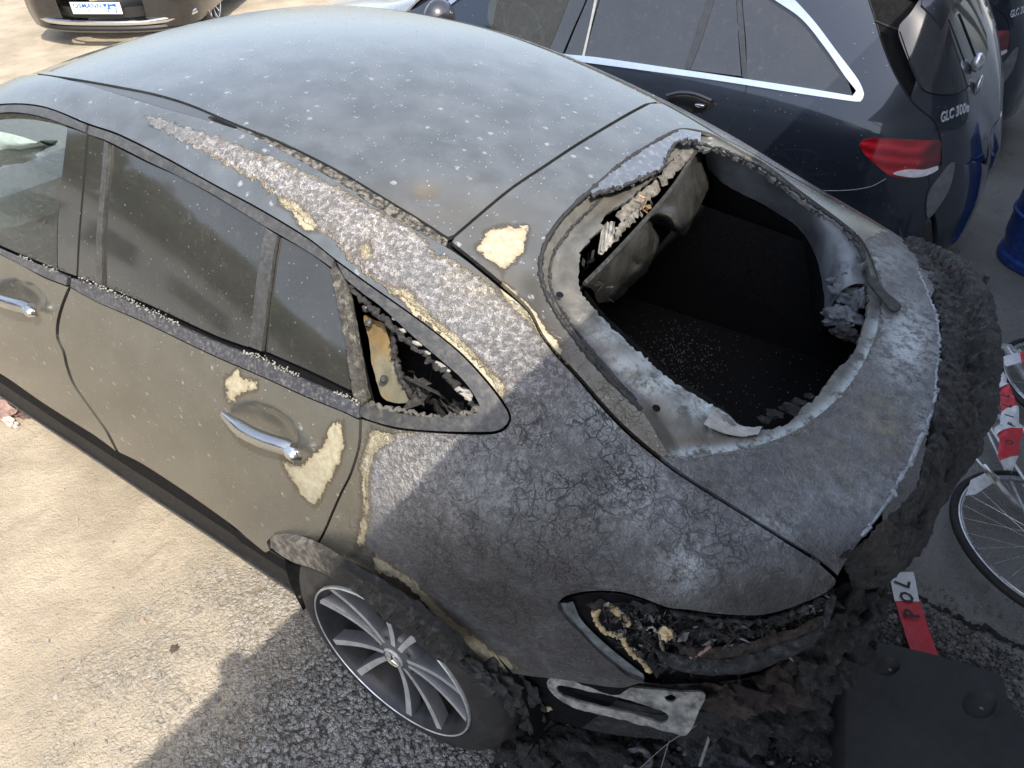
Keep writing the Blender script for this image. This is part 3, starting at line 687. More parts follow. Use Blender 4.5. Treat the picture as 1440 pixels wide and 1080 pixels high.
# --- quarter window
ringI = [(486,392),(510,412),(537,432),(579,471),(621,507),(651,534),(671,562),(675,576),(662,584),(607,587),(551,579),(518,566)]
ringO = [(474,369),(515,399),(562,432),(607,465),(650,501),(688,543),(711,575),(716,590),(707,602),(690,607),(618,606),(557,600),(509,585),(509,572)]
ring = np.concatenate([catmull(ringO, 6), catmull(ringI[::-1], 6)])
qt_m, nt, b_ = new_mat('quarter_trim'); g = NB(nt); xx = g.n('SeparateXYZ', {0: g.coord()}); nz = g.noise(60, 7, .7)
g.set(b_, Base_Color=g.mix(g.ss(nz, .4, .7, 0, .5), (.045, .046, .048), (.15, .14, .12)), Roughness=.42, Metallic=.3, Normal=g.bump(nz, .25, .004))
S.panel('quarter_window_trim', S.uvs(ring), qt_m, car, off=.003, step=.008)
inn = catmull([(483,388),(537,430),(579,469),(621,505),(653,533),(674,562),(678,577),(664,587),(607,590),(551,582),(512,568),(498,470)], 7, True)
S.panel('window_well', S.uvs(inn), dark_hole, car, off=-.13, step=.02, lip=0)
tanm, nt, b_ = new_mat('scorched_pillar_metal'); g = NB(nt); n1 = g.noise(22, 8, .7)
g.set(b_, Base_Color=g.mix(g.ss(n1, .52, .72), g.mix(g.ss(g.noise(9), .4, .6), (.13, .085, .03), (.12, .11, .075)), (.05, .045, .04)), Roughness=.6, Normal=g.bump(n1, .5, .006))
pm = catmull([(498,440),(512,446),(528,452),(540,500),(552,540),(560,566),(525,562),(512,520),(505,480)], 5, True)
S.panel('inner_pillar', S.uvs(pm), tanm, car, off=-.035, step=.01, disp=rdisp(.004, 30))
pass
for (x, y) in ((508,431),(511,453),(532,533)):
    mbb = MB(); p = S.pts([(x, y)], off=-.02)[0]; lumpy(mbb, p, .009, x, 2, .2); mbb.obj("pillar_bolt", trim_m, car)

def rope(name, px, r, mat, off=0, jit=.003, seed=1, n=7, par=None, flat=None, step=3):
    """burnt rubber or foam strand lying along the skin"""
    P = S.pts(px, step, off); rg2 = np.random.default_rng(seed)
    P = P+rg2.normal(0, jit, P.shape); R_ = r*rg2.uniform(.55, 1.35, len(P)); k = MB(); k.tube(P, R_, n, flat=flat); return k.obj(name, mat, par or car, smooth=60)
rope('burnt_weatherstrip', [(490,400),(512,425),(540,450),(580,487),(625,525),(655,555),(668,575)], .007, char_m, -.008, .003, 5)
rope('burnt_weatherstrip', [(520,568),(560,580),(610,585),(655,582),(670,577)], .006, simple('grey_ash_rubber', (.09, .085, .075), .9, var=.6, scale=70, bump=1, bscale=160, bdist=.005), -.006, .004, 6)
rope('burnt_weatherstrip', [(540,445),(542,480),(550,520),(566,558)], .006, char_m, -.03, .003, 7)
fl = MB()
for (x, y, r, sx) in ((566,465,.005,2),(586,483,.006,2),(600,496,.004,2),(618,513,.006,2.2),(628,520,.004,2),(652,552,.009,2.2),(657,559,.005,1.6),(553,448,.003,2)):
    p = S.pts([(x, y)], off=-.004)[0]; lumpy(fl, p, r, x, 2, .45, 1.6, (sx, .8, 1))
fl.obj('paint_flakes', simple('white_flake', (.26, .25, .23), .8, var=.2), car)['kind'] = 'stuff'
sh = MB(); rg2 = np.random.default_rng(5)
for k in range(16):
    x = rg2.uniform(565, 640); y = np.interp(x, [565, 640], [555, 570])+rg2.uniform(-12, 8)
    p = S.pts([(x, y)], off=-.045)[0]; a = rg2.normal(0, .035, 3); b = rg2.normal(0, .018, 3)
    sh.add([p, p+a, p+a*.8+b, p+b], [(0, 1, 2, 3)])
sh.obj('burnt_lining', char_m, car, smooth=False)
# --- sill, side step
SILLPX = [(-170,433),(0,527),(60,568),(120,606),(200,654),(260,692),(300,718),(320,744),(353,767),(377,779),(396,792)]
SB_DEFER = 1
ub = MB(); ub.box((1.45, 0, .31), (2.0, 1.74, .10)); ub.box((.9, 0, .30), (3.2, 1.20, .09)); ub.box((2.2, 0, .42), (1.4, 1.5, .3)); ub.obj('underbody', dark_hole, car)
# --- wheel arch trim
ao = [(380,755),(399,757),(440,772),(484,799),(531,826),(569,851),(606,876),(647,915)]
ai = [(396,782),(413,791),(443,801),(481,820),(506,838),(531,864),(556,882),(581,898),(600,916),(619,928),(645,930)]
arch_m, nt, b_ = new_mat('arch_trim_burnt'); g = NB(nt); xx = g.n('SeparateXYZ', {0: g.coord()}).outputs[0]; nz = g.noise(40, 8, .7)
kk = g.ss(g.m('ADD', xx, g.m('MULTIPLY', nz, .2)), .36, .16)
g.set(b_, Base_Color=g.mix(kk, g.mix(g.ss(nz, .4, .62), (.055, .053, .05), (.20, .18, .15)), g.mix(g.ss(nz, .5, .7), (.012, .012, .012), (.075, .075, .08))), Roughness=.6, Normal=g.bump(nz, 1, .012))
ARCH = np.concatenate([catmull(ao, 5), catmull([(647,915),(652,925),(645,930)], 4)[1:-1], catmull(ai[::-1], 5), catmull([(396,782),(378,768)], 4)[1:-1]])
# --- wheel
WX, WY, WZ = 0.0, .972, .364
tyre_m = simple('tyre_rubber', (.021, .020, .020), .72, var=.4, scale=20, bump=.25, bscale=120, dust=(.35, 12, (.09, .075, .06)))
rim_m = simple('rim_bright', (.62, .62, .61), .34, metal=.5, var=.2, scale=30, dust=(.6, 25, (.22, .20, .18)))
rimd_m = simple('rim_grey', (.14, .145, .155), .40, metal=.5, var=.25, scale=18, dust=(.5, 28, (.13, .12, .11)))
hub_m = simple('hub_dark', (.03, .03, .03), .6, metal=.3)
barrel_m = simple('rim_barrel_dark', (.035, .036, .04), .42, metal=.4, var=.3, scale=18, dust=(.4, 28, (.10, .09, .08)))
def wheel(par, cx, cy, cz, side=1, rs=1., mats=None, rot0=.55, tread=.235):
    BR = barrel_m
    T, RB, RG, HB = mats or (tyre_m, rim_m, rimd_m, hub_m)
    c = np.array([cx, cy, cz]); k = MB()
    # everything is made about the origin facing +y, then moved
    def put(mb, name, m_, p, sm=40):
        V = np.array(mb.V); V = V*np.array([1, side, 1])*rs+c
        F = mb.F if side > 0 else [f[::-1] for f in mb.F]
        return mk(name, V, F, m_, p, sm)
    # rim barrel
    prof = [(.262, -.005), (.266, -.002), (.2665, .002), (.262, .004), (.255, -.002), (.248, -.014), (.243, -.03), (.240, -.10), (.225, -.14), (.225, -.19), (.255, -.21)]
    k.lathe(prof[:4], 96); w = put(k, 'wheel', RG, par)
    k = MB(); k.lathe(prof[3:], 96); put(k, 'rim_barrel', BR, w)
    k = MB(); k.lathe([(.2600, -.002), (.2615, .003), (.2645, .0065), (.2678, .0035), (.2685, -.003), (.264, -.004)], 96); put(k, 'rim_lip', RB, w)
    k = MB()
    tp = [(.262, -.012), (.268, -.004), (.276, .001), (.292, .002), (.312, -.002), (.332, -.010), (.345, -.018), (.352, -.024), (.357, -.030), (.361, -.045), (.366, -.06), (.366, -.078), (.360, -.080), (.360, -.088), (.3665, -.09), (.3665, -.15), (.360, -.152), (.360, -.16), (.366, -.162), (.366, -.20), (.355, -.225), (.335, -.245), (.30, -.25), (.265, -.235)]
    k.lathe(tp, 128); put(k, 'tyre', T, w)
    k = MB(); k.lathe([(.001, -.045), (.06, -.045), (.075, -.06), (.075, -.16), (.17, -.165), (.175, -.18), (.001, -.18)], 48); put(k, 'brake_disc', HB, w)
    # ten tapering spokes in five pairs, each with a bright face and grey flanks
    for i in range(5):
        for sg in (-1, 1):
            a0 = rot0+i*2*math.pi/5; k = MB(); kf = MB(); P = []; n_ = 12
            rows = []
            for j in range(n_+1):
                t = j/n_; e = np.array([math.cos(a0), 0, math.sin(a0)]); sd = np.array([-math.sin(a0), 0, math.cos(a0)])
                wd = .0095+.0045*t; y = -.024+.021*t**1.5-.006*math.sin(math.pi*t)
                p = e*(.046+.206*t)+sd*sg*(.011+.052*t**1.1); sd = sd*1.0-e*sg*.25; sd /= np.linalg.norm(sd)
                rows.append([p+sd*-wd*1.1+[0, y-.036, 0], p+sd*-wd+[0, y-.006, 0], p+sd*-wd*.78+[0, y, 0], p+sd*wd*.78+[0, y, 0], p+sd*wd+[0, y-.006, 0], p+sd*wd*1.1+[0, y-.036, 0]])
            V = [v for r_ in rows for v in r_]; Fs = []; 
            for j in range(n_):
                for q in range(5): Fs.append((j*6+q, (j+1)*6+q, (j+1)*6+q+1, j*6+q+1))
            Fs += [(0, 5, 4, 3, 2, 1), tuple(n_*6+q for q in range(6))]
            sp = mk('spoke', (np.array(V)*np.array([1, side, 1])*rs+c), Fs if side < 0 else [f[::-1] for f in Fs], RG, w, 30)
            V2 = []; F2 = []
            for r_ in rows: V2 += [r_[2]+[0, .0008, 0], r_[3]+[0, .0008, 0]]
            for j in range(n_): F2.append((2*j, 2*j+2, 2*j+3, 2*j+1))
            mk('spoke_face', (np.array(V2)*np.array([1, side, 1])*rs+c), F2 if side < 0 else [f[::-1] for f in F2], RB, w, 30)
    k = MB(); k.lathe([(.001, -.018), (.034, -.018), (.040, -.022), (.078, -.030), (.084, -.038), (.084, -.07)], 48); put(k, 'hub', RG, w)
    k = MB()
    for i in range(5):
        a = rot0+math.pi/5+i*2*math.pi/5; k.lathe([(.001, -.026), (.0085, -.026), (.0095, -.03), (.0095, -.05)], 12, (.060*math.cos(a), 0, .060*math.sin(a)))
        put(k, 'wheel_bolt', HB, w); k = MB()
    k.lathe([(.001, -.012), (.028, -.012), (.033, -.015), (.034, -.02)], 40); put(k, 'centre_cap', RB, w)
    # three-pointed star in a ring on the cap
    k = MB(); k.lathe([(.0255, -.0115), (.0285, -.0095), (.0285, -.0115)], 40)
    for i in range(3):
        a = math.pi/2+i*2*math.pi/3; e = np.array([math.cos(a), 0, math.sin(a)]); s_ = np.array([-math.sin(a), 0, math.cos(a)])
        k.add([e*.027+[0, -.0105, 0], s_*.005+[0, -.0105, 0]-e*.002, -s_*.005+[0, -.0105, 0]-e*.002, [0, -.006, 0]], [(0, 1, 3), (0, 3, 2)])
    put(k, 'star_emblem', chrome, w, False)
    return w
wheel(car, WX, WY, WZ)
wheel(car, 0, -WY, WZ, -1); wheel(car, 2.87, WY, WZ, 1); wheel(car, 2.87, -WY, WZ, -1)
# wheel well
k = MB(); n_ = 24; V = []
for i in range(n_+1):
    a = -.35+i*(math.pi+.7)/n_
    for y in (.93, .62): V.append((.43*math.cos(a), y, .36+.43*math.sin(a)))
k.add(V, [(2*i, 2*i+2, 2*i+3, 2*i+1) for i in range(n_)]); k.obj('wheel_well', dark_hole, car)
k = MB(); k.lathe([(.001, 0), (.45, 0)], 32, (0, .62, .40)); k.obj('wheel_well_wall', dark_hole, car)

# --- tailgate
tg_left = [(636,340),(666,364),(706,397),(745,434),(764,470),(784,495),(817,530),(851,569),(884,603),(926,639),(963,667),(1042,717),(1102,755),(1153,787),(1181,811)]
uTL = S.uvs(catmull(tg_left, 7))
recess = [(953,181),(918,199),(873,228),(829,266),(789,303),(767,336),(757,371),(761,402),(780,442),(807,478),(842,522),(873,553),(904,580),(936,633),(949,641),(1007,637),(1060,628),(1118,606),(1167,571),(1202,531),(1224,491),(1238,447),(1238,402),(1226,362),(1211,335),(1184,311),(1149,285),(1118,262),(1078,231),(1042,211),(1010,192),(985,183)]
uRec = S.uvs(catmull(recess, 6, True))
rear = [(1181,811),(1192,803),(1205,785),(1228,752),(1262,717),(1290,681),(1305,640),(1312,590),(1318,530),(1320,480),(1318,450),(1308,420)]
uRear = S.uvs(catmull(rear, 7))
gR = S.uvs(catmull([(634,339),(716,270),(766,236),(816,203),(883,163),(915,146)], 7))
outT = np.concatenate([gR[::-1][:-1], uTL, uRear[1:], S.mir(uTL)])
S.panel('tailgate', outT, PAINT, car, holes=[uRec], attrs=masks_tg, step=.0115)
hole = [(818,358),(816,384),(822,407),(847,438),(873,464),(918,504),(949,531),(971,544),(1007,567),(1030,586),(1047,600),(1073,602),(1109,593),(1131,571),(1153,553),(1176,518),(1198,500),(1211,473),(1222,438),(1223,400),(1213,371),(1207,344),(1184,318),(1149,293),(1118,270),(1078,240),(1042,220),(1010,207),(989,205),(978,199),(955,211),(940,224),(927,240),(908,255),(895,268),(881,278),(864,289),(846,307),(851,312),(844,320),(818,348)]
hp = catmull(hole, 4, True); rg2 = np.random.default_rng(11)
hp = hp+rg2.normal(0, 1.1, hp.shape)
uH = S.uvs(hp)
fl_m, nt, b_ = new_mat('tailgate_flange'); g = NB(nt); n1 = g.noise(13, 8, .68); n2 = g.noise(60, 7, .7); pal = g.attr('pale'); brn = g.attr('brown')
c0 = g.mix(g.ss(n1, .35, .65), (.075, .074, .068), (.15, .15, .14))
c0 = g.mix(g.m('MULTIPLY', brn, g.ss(n1, .3, .6)), c0, (.085, .07, .05))
c0 = g.mix(g.m('MULTIPLY', pal, g.ss(g.m('ADD', g.m('MULTIPLY', n2, .5), g.m('MULTIPLY', n1, .5)), .42, .54)), c0, (.42, .48, .49))
c0 = g.mix(g.ss(n2, .6, .72, 0, .7), c0, (.03, .03, .028))
g.set(b_, Base_Color=c0, Roughness=.42, Metallic=.25, Normal=g.bump(n2, .5, .004))
def flat_attr(P):
    px = project(P)
    pal = blob(px, (900,512,50,16,.6), (930,540,50,16,.8), (985,572,34,14,.9), (860,470,30,14,.5)); 
    d1 = segdist(px, np.array([(949,641),(1007,637),(1060,628),(1118,606),(1167,571),(1202,531),(1224,491),(1238,447)], float), False)
    pal = np.maximum(pal, np.exp(-(d1/9)**2)*(px[:, 0] > 930))
    d2 = segdist(px, np.array([(847,438),(918,504),(971,544),(1007,567)], float), False); pal = np.maximum(pal, np.exp(-(d2/8)**2))
    br = blob(px, (900,590,50,30,.9), (970,620,60,16,.9), (800,400,30,50,.5), (850,290,40,40,.6), (930,590,30,20,.8))
    return {'pale': pal, 'brown': br}
def flange_disp(P, N):   # pressed channel: sinks away from the outer seam, rises to the lip
    px = project(P); a = segdist(px, np.array([(953,181),(873,228),(829,266),(789,303),(767,336),(757,371),(761,402),(780,442),(807,478),(842,522),(873,553),(904,580),(936,633)], float), False)
    left = px[:, 0] < 1000
    d = np.where(left, -.010*np.clip(a/12, 0, 1)-.012*np.exp(-((a-26)/11)**2), -.004)
    return N*(d+.0012*fbm(P, 25, 3))[:, None]
S.panel('glass_flange', uRec, fl_m, car, holes=[uH], off=-.004, step=.008, attrs=flat_attr, disp=flange_disp, lip=.010)
rope('window_seal', [(953,184),(918,202),(874,231),(831,268),(792,305),(770,337),(760,371),(764,402),(783,441),(810,477),(845,520),(876,551),(902,576)], .0065, seal_m, .0, .0006, 3, n=8)
rope('flange_crease', [(948,196),(915,215),(874,245),(838,283),(805,315),(784,345),(776,375),(780,405),(800,440),(828,477),(862,520),(900,556)], .0035, soot_m, -.017, .0012, 13)
S.panel('seal_remnant', S.uvs(catmull([(812,476),(822,474),(850,505),(880,540),(905,572),(902,580),(872,552),(842,520)], 5, True)), soot_m, car, off=-.008, step=.008, disp=rdisp(.002, 60))
# holes punched in the flange, drawn as black discs for their shade
for (x, y) in ((789,411),(925,571),(1028,606)):
    k = MB(); c = S.pts([(x, y)], off=-.010)[0]; uvp = S.uvs([(x, y)]); n_ = S.normal(uvp[:, 0], uvp[:, 1])[0]; e1 = np.cross(n_, [0, 1, 0]); e1 /= np.linalg.norm(e1); e2 = np.cross(n_, e1)
    V = [c+n_*.002]+[c+n_*.002+.0085*(math.cos(a)*e1+math.sin(a)*e2) for a in np.linspace(0, 6.28, 17)[:-1]]
    k.add(V, [(0, i, i % 16+1) for i in range(1, 17)]); k.obj('hole_disc', dark_hole, car)
# remnant of the heated glass, with a charred ragged edge
rag = [(985,203),(962,200),(950,203),(944,210),(936,222),(930,238),(918,245),(905,252),(893,257),(880,262),(862,268),(845,272),(832,277)]
rr = catmull(rag, 3)+np.random.default_rng(4).normal(0, 1.6, (len(catmull(rag, 3)), 2))
gr = np.concatenate([catmull([(829,270),(873,231),(918,202),(953,184),(985,188)], 6), rr])
grem = simple('smoked_glass_remnant', (.10, .115, .14), .16, var=.15, scale=12, metal=.25, dust=(.35, 40, (.4, .42, .44)))
S.panel('rear_glass_remnant', S.uvs(gr), grem, car, off=.004, step=.01, lip=.006)
rope('charred_glass_edge', rag, .0045, soot_m, .005, .003, 9)
rope('charred_glass_edge', [(987,203),(1010,209),(1042,221),(1078,241),(1118,270),(1149,292),(1184,317),(1208,342),(1216,368),(1222,392)], .0045, soot_m, .001, .002, 10)
S.panel('spoiler_flap', S.uvs(catmull([(1214,399),(1224,394),(1243,418),(1264,437),(1252,444),(1236,428)], 5, True)), soot_m, car, off=.016, lip=.006)
rope('flap_arm', [(1205,352),(1214,375),(1220,398)], .005, char_m, .01, .001, 2)

# --- near-black shell added so the gaps look dark, far side of the body
qh = S.uvs(catmull(ringI, 8, True))
sidewin = S.uvs(catmull([(-150,190),(0,163),(60,168),(120,188),(153,204),(208,230),(300,276),(372,319),(466,378),(480,420),(494,548),(440,523),(350,487),(211,429),(100,386),(0,343),(-150,270)], 12, True))
full = np.array([(a, .3) for a in np.linspace(.6, 9.6, 60)]+[(9.9, 1.2), (11.2, 4.2)]+[(11.6, b) for b in np.linspace(5, 13, 30)]+[(11.2, 13.8), (9.9, 16.8)]+[(a, 17.7) for a in np.linspace(9.6, .6, 60)]+[(.6, b) for b in np.linspace(17, 1, 40)])
big = uRec; cen = big.mean(0); big = cen+(big-cen)*1.015
S.panel('gap_backing', full, dark_hole, car, holes=[big, sidewin, qh, S.mir(sidewin)], off=-.022, step=.035, lip=0)
for nm, o_, mt in (('side_frame', S.uvs(out), PAINT), ('front_door', S.uvs(fd), PAINT), ('rear_door', S.uvs(rd), PAINT), ('rear_door_window', S.uvs(win), glass_side), ('fixed_rear_window', S.uvs(qg), glass_side), ('front_door_window', S.uvs(fw), FG), ('quarter_window', qh, glass_side)):
    S.panel(nm, S.mir(o_), mt, car, attrs=masks if mt is PAINT else None, step=.03, off=-.006 if mt is not PAINT else 0)
S.panel('roof_channel', S.mir(S.uvs(np.concatenate([chA, chB[::-1]]))), ch_m, car, off=-.004, step=.02)
# front end of the car, out of frame
k = MB(); k.box((2.95, 0, .62), (1.3, 1.7, .56), bev=.16); k.obj('bonnet', trim_m, car)

# --- load bay
carpet = simple('load_bay_carpet', (.006, .006, .007), .95, spec=.12, var=.6, scale=120, bump=.7, bscale=300, bdist=.004)
k = MB(); x0, x1, y0, z0, z1 = -.84, .75, .53, .70, 1.2
k.add([(x0,-y0,z0),(x1,-y0,z0),(x1,y0,z0),(x0,y0,z0),(x0,-y0-.04,z1-.16),(x1,-y0-.02,z1),(x1,y0+.02,z1),(x0,y0+.04,z1-.16)], [(0,1,2,3),(0,4,5,1),(1,5,6,2),(2,6,7,3),(3,7,4,0)])
k.obj('load_bay', carpet, car, smooth=False)
k = MB(); k.box((.62, 0, .98), (.14, 1.1, .5), bev=.05); k.obj('rear_seat_back', simple('dark_leather', (.012, .012, .013), .5, bump=.2), car)
gl = MB(); rg3 = random.Random(9)
for i in range(620):
    if i < 420: x, y = rg3.gauss(955, 32), rg3.gauss(500, 34)
    else: x, y = rg3.uniform(860, 1180), rg3.uniform(460, 605)
    p = at((x, y), 2, .705); r = rg3.uniform(.001, .0032)
    if abs(p[1]) > .5 or p[0] < -.8: continue
    t = rg3.uniform(0, 6.28); V = [p+np.array([r*math.cos(t+q*2.1), r*math.sin(t+q*2.1), 0]) for q in range(3)]+[p+np.array([0, 0, r*1.4])]
    gl.add(V, [(0, 1, 3), (1, 2, 3), (2, 0, 3)])
tag(gl.obj('glass_crumbs', simple('glass_crumb', (.16, .17, .17), .2, spec=.8), car, smooth=False), 'crumbs of shattered rear glass on the black load bay floor', kind='stuff')
k = MB()
for (x, y, r) in ((1090,582,.016),(1112,575,.02),(1075,590,.012),(1125,566,.014),(1140,558,.012)): lumpy(k, at((x, y), 2, .9), r, x, 2, .5, 1.5, (1.4, 1, .6))
tag(k.obj('charred_crumbs', char_m, car), 'charred crumbs in the load bay', kind='stuff')

def loft(name, A, B, n, mat, par, bulge=0, bdir=(0, 0, 1), jit=0, freq=20, thick=0, attrs=None, rag=0, shape=None):
    """sheet between two matching 3D curves"""
    A = np.asarray(A); B = np.asarray(B); m_ = len(A); V = []
    for j in range(n+1):
        t = j/n; tt = t
        row = A*(1-tt)+B*tt+np.outer(np.ones(m_), np.array(bdir))*bulge*math.sin(math.pi*t)
        V.append(row)
    V = np.array(V)
    if rag: V[-1] += np.random.default_rng(len(name)+m_).normal(0, rag, V[-1].shape)
    P = V.reshape(-1, 3)
    if shape is not None: P = shape(P)
    if jit: P = P+np.outer(fbm(P, freq, 4), np.array(bdir))*jit+np.outer(fbm(P+7, freq, 3), [1, 0, 0])*jit*.5
    F = [(j*m_+i, j*m_+i+1, (j+1)*m_+i+1, (j+1)*m_+i) for j in range(n) for i in range(m_-1)]
    if thick:
        o = len(P); P = np.concatenate([P, P-np.array(bdir)*thick]); F += [tuple(i+o for i in f)[::-1] for f in F]
        per = [i for i in range(m_)]+[j*m_+m_-1 for j in range(1, n+1)]+[n*m_+i for i in range(m_-2, -1, -1)]+[j*m_ for j in range(n-1, 0, -1)]
        F += [(per[(i+1) % len(per)], per[i], per[i]+o, per[(i+1) % len(per)]+o) for i in range(len(per))]
    return mk(name, P, F, mat, par, 50, attrs)
def resamp(pts, n):
    P = catmull(pts, 3 if np.abs(np.array(pts)).max() > 10 else .01); d = np.concatenate([[0], np.cumsum(np.linalg.norm(np.diff(P, axis=0), axis=1))]); t = np.linspace(0, d[-1], n)
    return np.stack([np.interp(t, d, P[:, i]) for i in range(P.shape[1])], 1)
def depth_curve(px, n, dz, like=None):
    """photo curve laid at a drop dz(0..1) below the body skin"""
    q = resamp(px, n); out_ = []
    for i, p in enumerate(q):
        s_ = S.pts([p], 1)[0] if False else S.ev(*[np.array([c]) for c in S.uv(p)])[0]
        z = s_[2]-(dz(i/(n-1)) if callable(dz) else dz); out_.append(at(p, 2, z))
    return np.array(out_)
pl_m = simple('heat_stained_trim', (.10, .11, .12), .38, var=.45, scale=9, bump=.25, bscale=50, bdist=.006, dust=(.4, 10, (.13, .14, .15)))
o1 = depth_curve([(992,208),(1040,222),(1078,243),(1118,272),(1149,294),(1184,319),(1206,345),(1214,372),(1216,400)], 60, .015)
i1 = depth_curve([(995,236),(1018,258),(1050,276),(1088,296),(1122,320),(1140,346),(1152,376),(1158,410),(1160,450)], 60, lambda t: .13)
loft('side_trim', o1, i1, 14, pl_m, car, .05, (.25, .35, .9), .004, 14)
i2 = depth_curve([(985,300),(1010,320),(1050,345),(1088,365),(1115,385),(1130,400),(1138,420),(1143,440),(1150,470)], 60, lambda t: .32)
loft('side_trim_lower', i1-[0, 0, .004], i2, 8, carpet, car, -.02, (0, .5, .8), .004, 14)
rope_pts = depth_curve([(1003,322),(1040,338),(1072,350)], 10, .30); k = MB(); k.tube(rope_pts, .003, 6); k.obj('trim_rail', trim_m, car)
k = MB(); lumpy(k, at((1026,329), 2, .95), .008, 3, 2, .2); k.obj('load_hook', pale_m, car)
# charred lumps on the right of the opening
lm = simple('ash_coated_lump', (.10, .11, .125), .7, var=.7, scale=26, bump=1, bscale=70, bdist=.01, dust=(.5, 40, (.28, .31, .33)))
for i, (x, y, r, sq, dz) in enumerate(((1198,395,.045,(1,.8,.9),.05),(1188,415,.035,(1.2,.8,.7),.06),(1184,445,.038,(1.1,.9,.6),.08),(1206,425,.022,(.8,.8,1.6),.04),(1192,470,.028,(1.3,.6,.6),.08),(1175,432,.022,(.8,.8,1.8),.1))):
    k = MB(); s_ = S.pts([(x, y)], 1)[0]; lumpy(k, at((x, y), 2, s_[2]-dz), r, i+2, 4, .42, 1.9, sq); k.obj('melted_lump', lm if i != 4 else char_m, car, smooth=60)
# hanging burnt roof-end panel of the tailgate
U = depth_curve([(821,402),(830,392),(850,372),(873,345),(900,318),(925,288),(950,258),(968,232),(984,205)], 70, .035)
Lw = depth_curve([(842,426),(866,421),(888,402),(908,384),(921,358),(927,338),(917,318),(934,315),(948,326),(960,332),(971,317),(987,284),(998,258),(990,240),(986,226),(990,214)], 70, lambda t: .13+.02*math.sin(9*t))
trim2 = simple('smoked_trim_panel', (.022, .0215, .020), .28, var=.4, scale=12, bump=.3, bscale=35, bdist=.012, dust=(.45, 22, (.03, .03, .03)))
def bumps(P):
    px = project(P); P = P.copy()
    w = blob(px, (905,345,16,20,1), (952,312,13,16,1.), (982,272,12,20,.9), (880,385,25,18,.4)); P -= ray((910,310))*(w*.035)[:, None]
    w2 = blob(px, (893,372,6,7,1), (926,322,7,10,.7), (935,290,20,9,.4)); P += ray((910,310))*(w2*.03)[:, None]; return P
loft('hanging_trim_panel', U, Lw, 26, trim2, car, .02, (-.3, .3, .9), .006, 16, thick=.004, shape=bumps)
tk = MB(); P = depth_curve([(822,402),(850,374),(900,320),(950,260),(983,205)], 40, .03); tk.tube(P+[0, 0, .006], .006, 6); tk.obj('trim_edge', char_m, car)
# honeycomb remains and foil above the hanging panel
hm = simple('burnt_honeycomb', (.15, .14, .125), .75, var=.7, scale=60, bump=1, bscale=120, bdist=.006, dust=(.6, 40, (.03, .03, .03)))
rg4 = np.random.default_rng(21)
def quadstrip(name, px_a, px_b, mat, dz, jit=.003, n=24, par=None):
    A = depth_curve(px_a, n, dz); B = depth_curve(px_b, n, dz+.006); return loft(name, A+rg4.normal(0, jit, A.shape), B+rg4.normal(0, jit, B.shape), 4, mat, par or car, .004, (0, 0, 1), .003, 60, thick=.002)
quadstrip('honeycomb_panel', [(868,300),(885,282),(905,266),(925,250)], [(878,318),(898,296),(914,279),(932,262)], hm, .03)
for i in range(7):
    t = i/6; a = np.array([874+38*t, 309-30*t]); k = MB(); P = [at((a[0]-4, a[1]-11), 2, 1.325), at((a[0]+5, a[1]+9), 2, 1.315)]; k.tube(P, .0025, 5); k.obj('honeycomb_rib', char_m, car)
quadstrip('foil_scrap', [(848,318),(858,312),(866,322)], [(838,356),(850,352),(864,338)], simple('grey_foil', (.28, .27, .25), .35, metal=.5, var=.6, scale=30, bump=.8, bscale=60, bdist=.01), .03, .005)
quadstrip('foil_scrap', [(862,326),(880,308),(897,292)], [(866,336),(886,317),(902,300)], hm, .025, .003)
quadstrip('scorched_strip', [(925,248),(950,222),(975,203)], [(934,262),(958,236),(981,212)], simple('scorched_grey', (.10, .095, .085), .6, var=.6, scale=50, bump=1, bscale=90, bdist=.006), .02, .003)
k = MB(); P = depth_curve([(898,275),(908,280),(903,292),(911,300)], 14, .012); k.tube(P, .0022, 5); k.obj('copper_wire', simple('copper_wire', (.2, .09, .035), .4, metal=.6), car)
k = MB(); lumpy(k, at((911,292), 2, 1.335), .008, 5, 2, .4); k.obj('brass_terminal', simple('brass', (.25, .18, .08), .4, metal=.6), car)
for i, (x, y, s_) in enumerate(((846,410,3),(905,255,4),(938,222,4),(960,205,3),(832,368,3),(918,244,3))):
    k = MB(); c = at((x, y), 2, 1.33)
    for q in range(5):
        a, b = rg4.normal(0, .012, 3), rg4.normal(0, .008, 3); p = c+rg4.normal(0, .008, 3); k.add([p, p+a, p+a+b, p+b], [(0, 1, 2, 3)])
    k.obj('char_flakes', soot_m, car, smooth=False)
# inner skirt on the left below the flange lip
A = depth_curve([(822,407),(847,438),(873,464),(918,504),(949,531),(971,544),(1007,567),(1047,600)], 50, .02); B = A-np.array([.0, .02, .10])
loft('opening_skirt', A, B, 4, soot_m, car, .0, (0, 0, 1), .003, 30)
A = depth_curve([(1010,572),(1030,586),(1047,600),(1073,602)], 20, .03); B = depth_curve([(990,596),(1010,606),(1040,612),(1066,610)], 20, .0)
loft('bent_corner_piece', A, B, 4, pale_m, car, .01, (0, 0, 1), .004, 30, thick=.002)

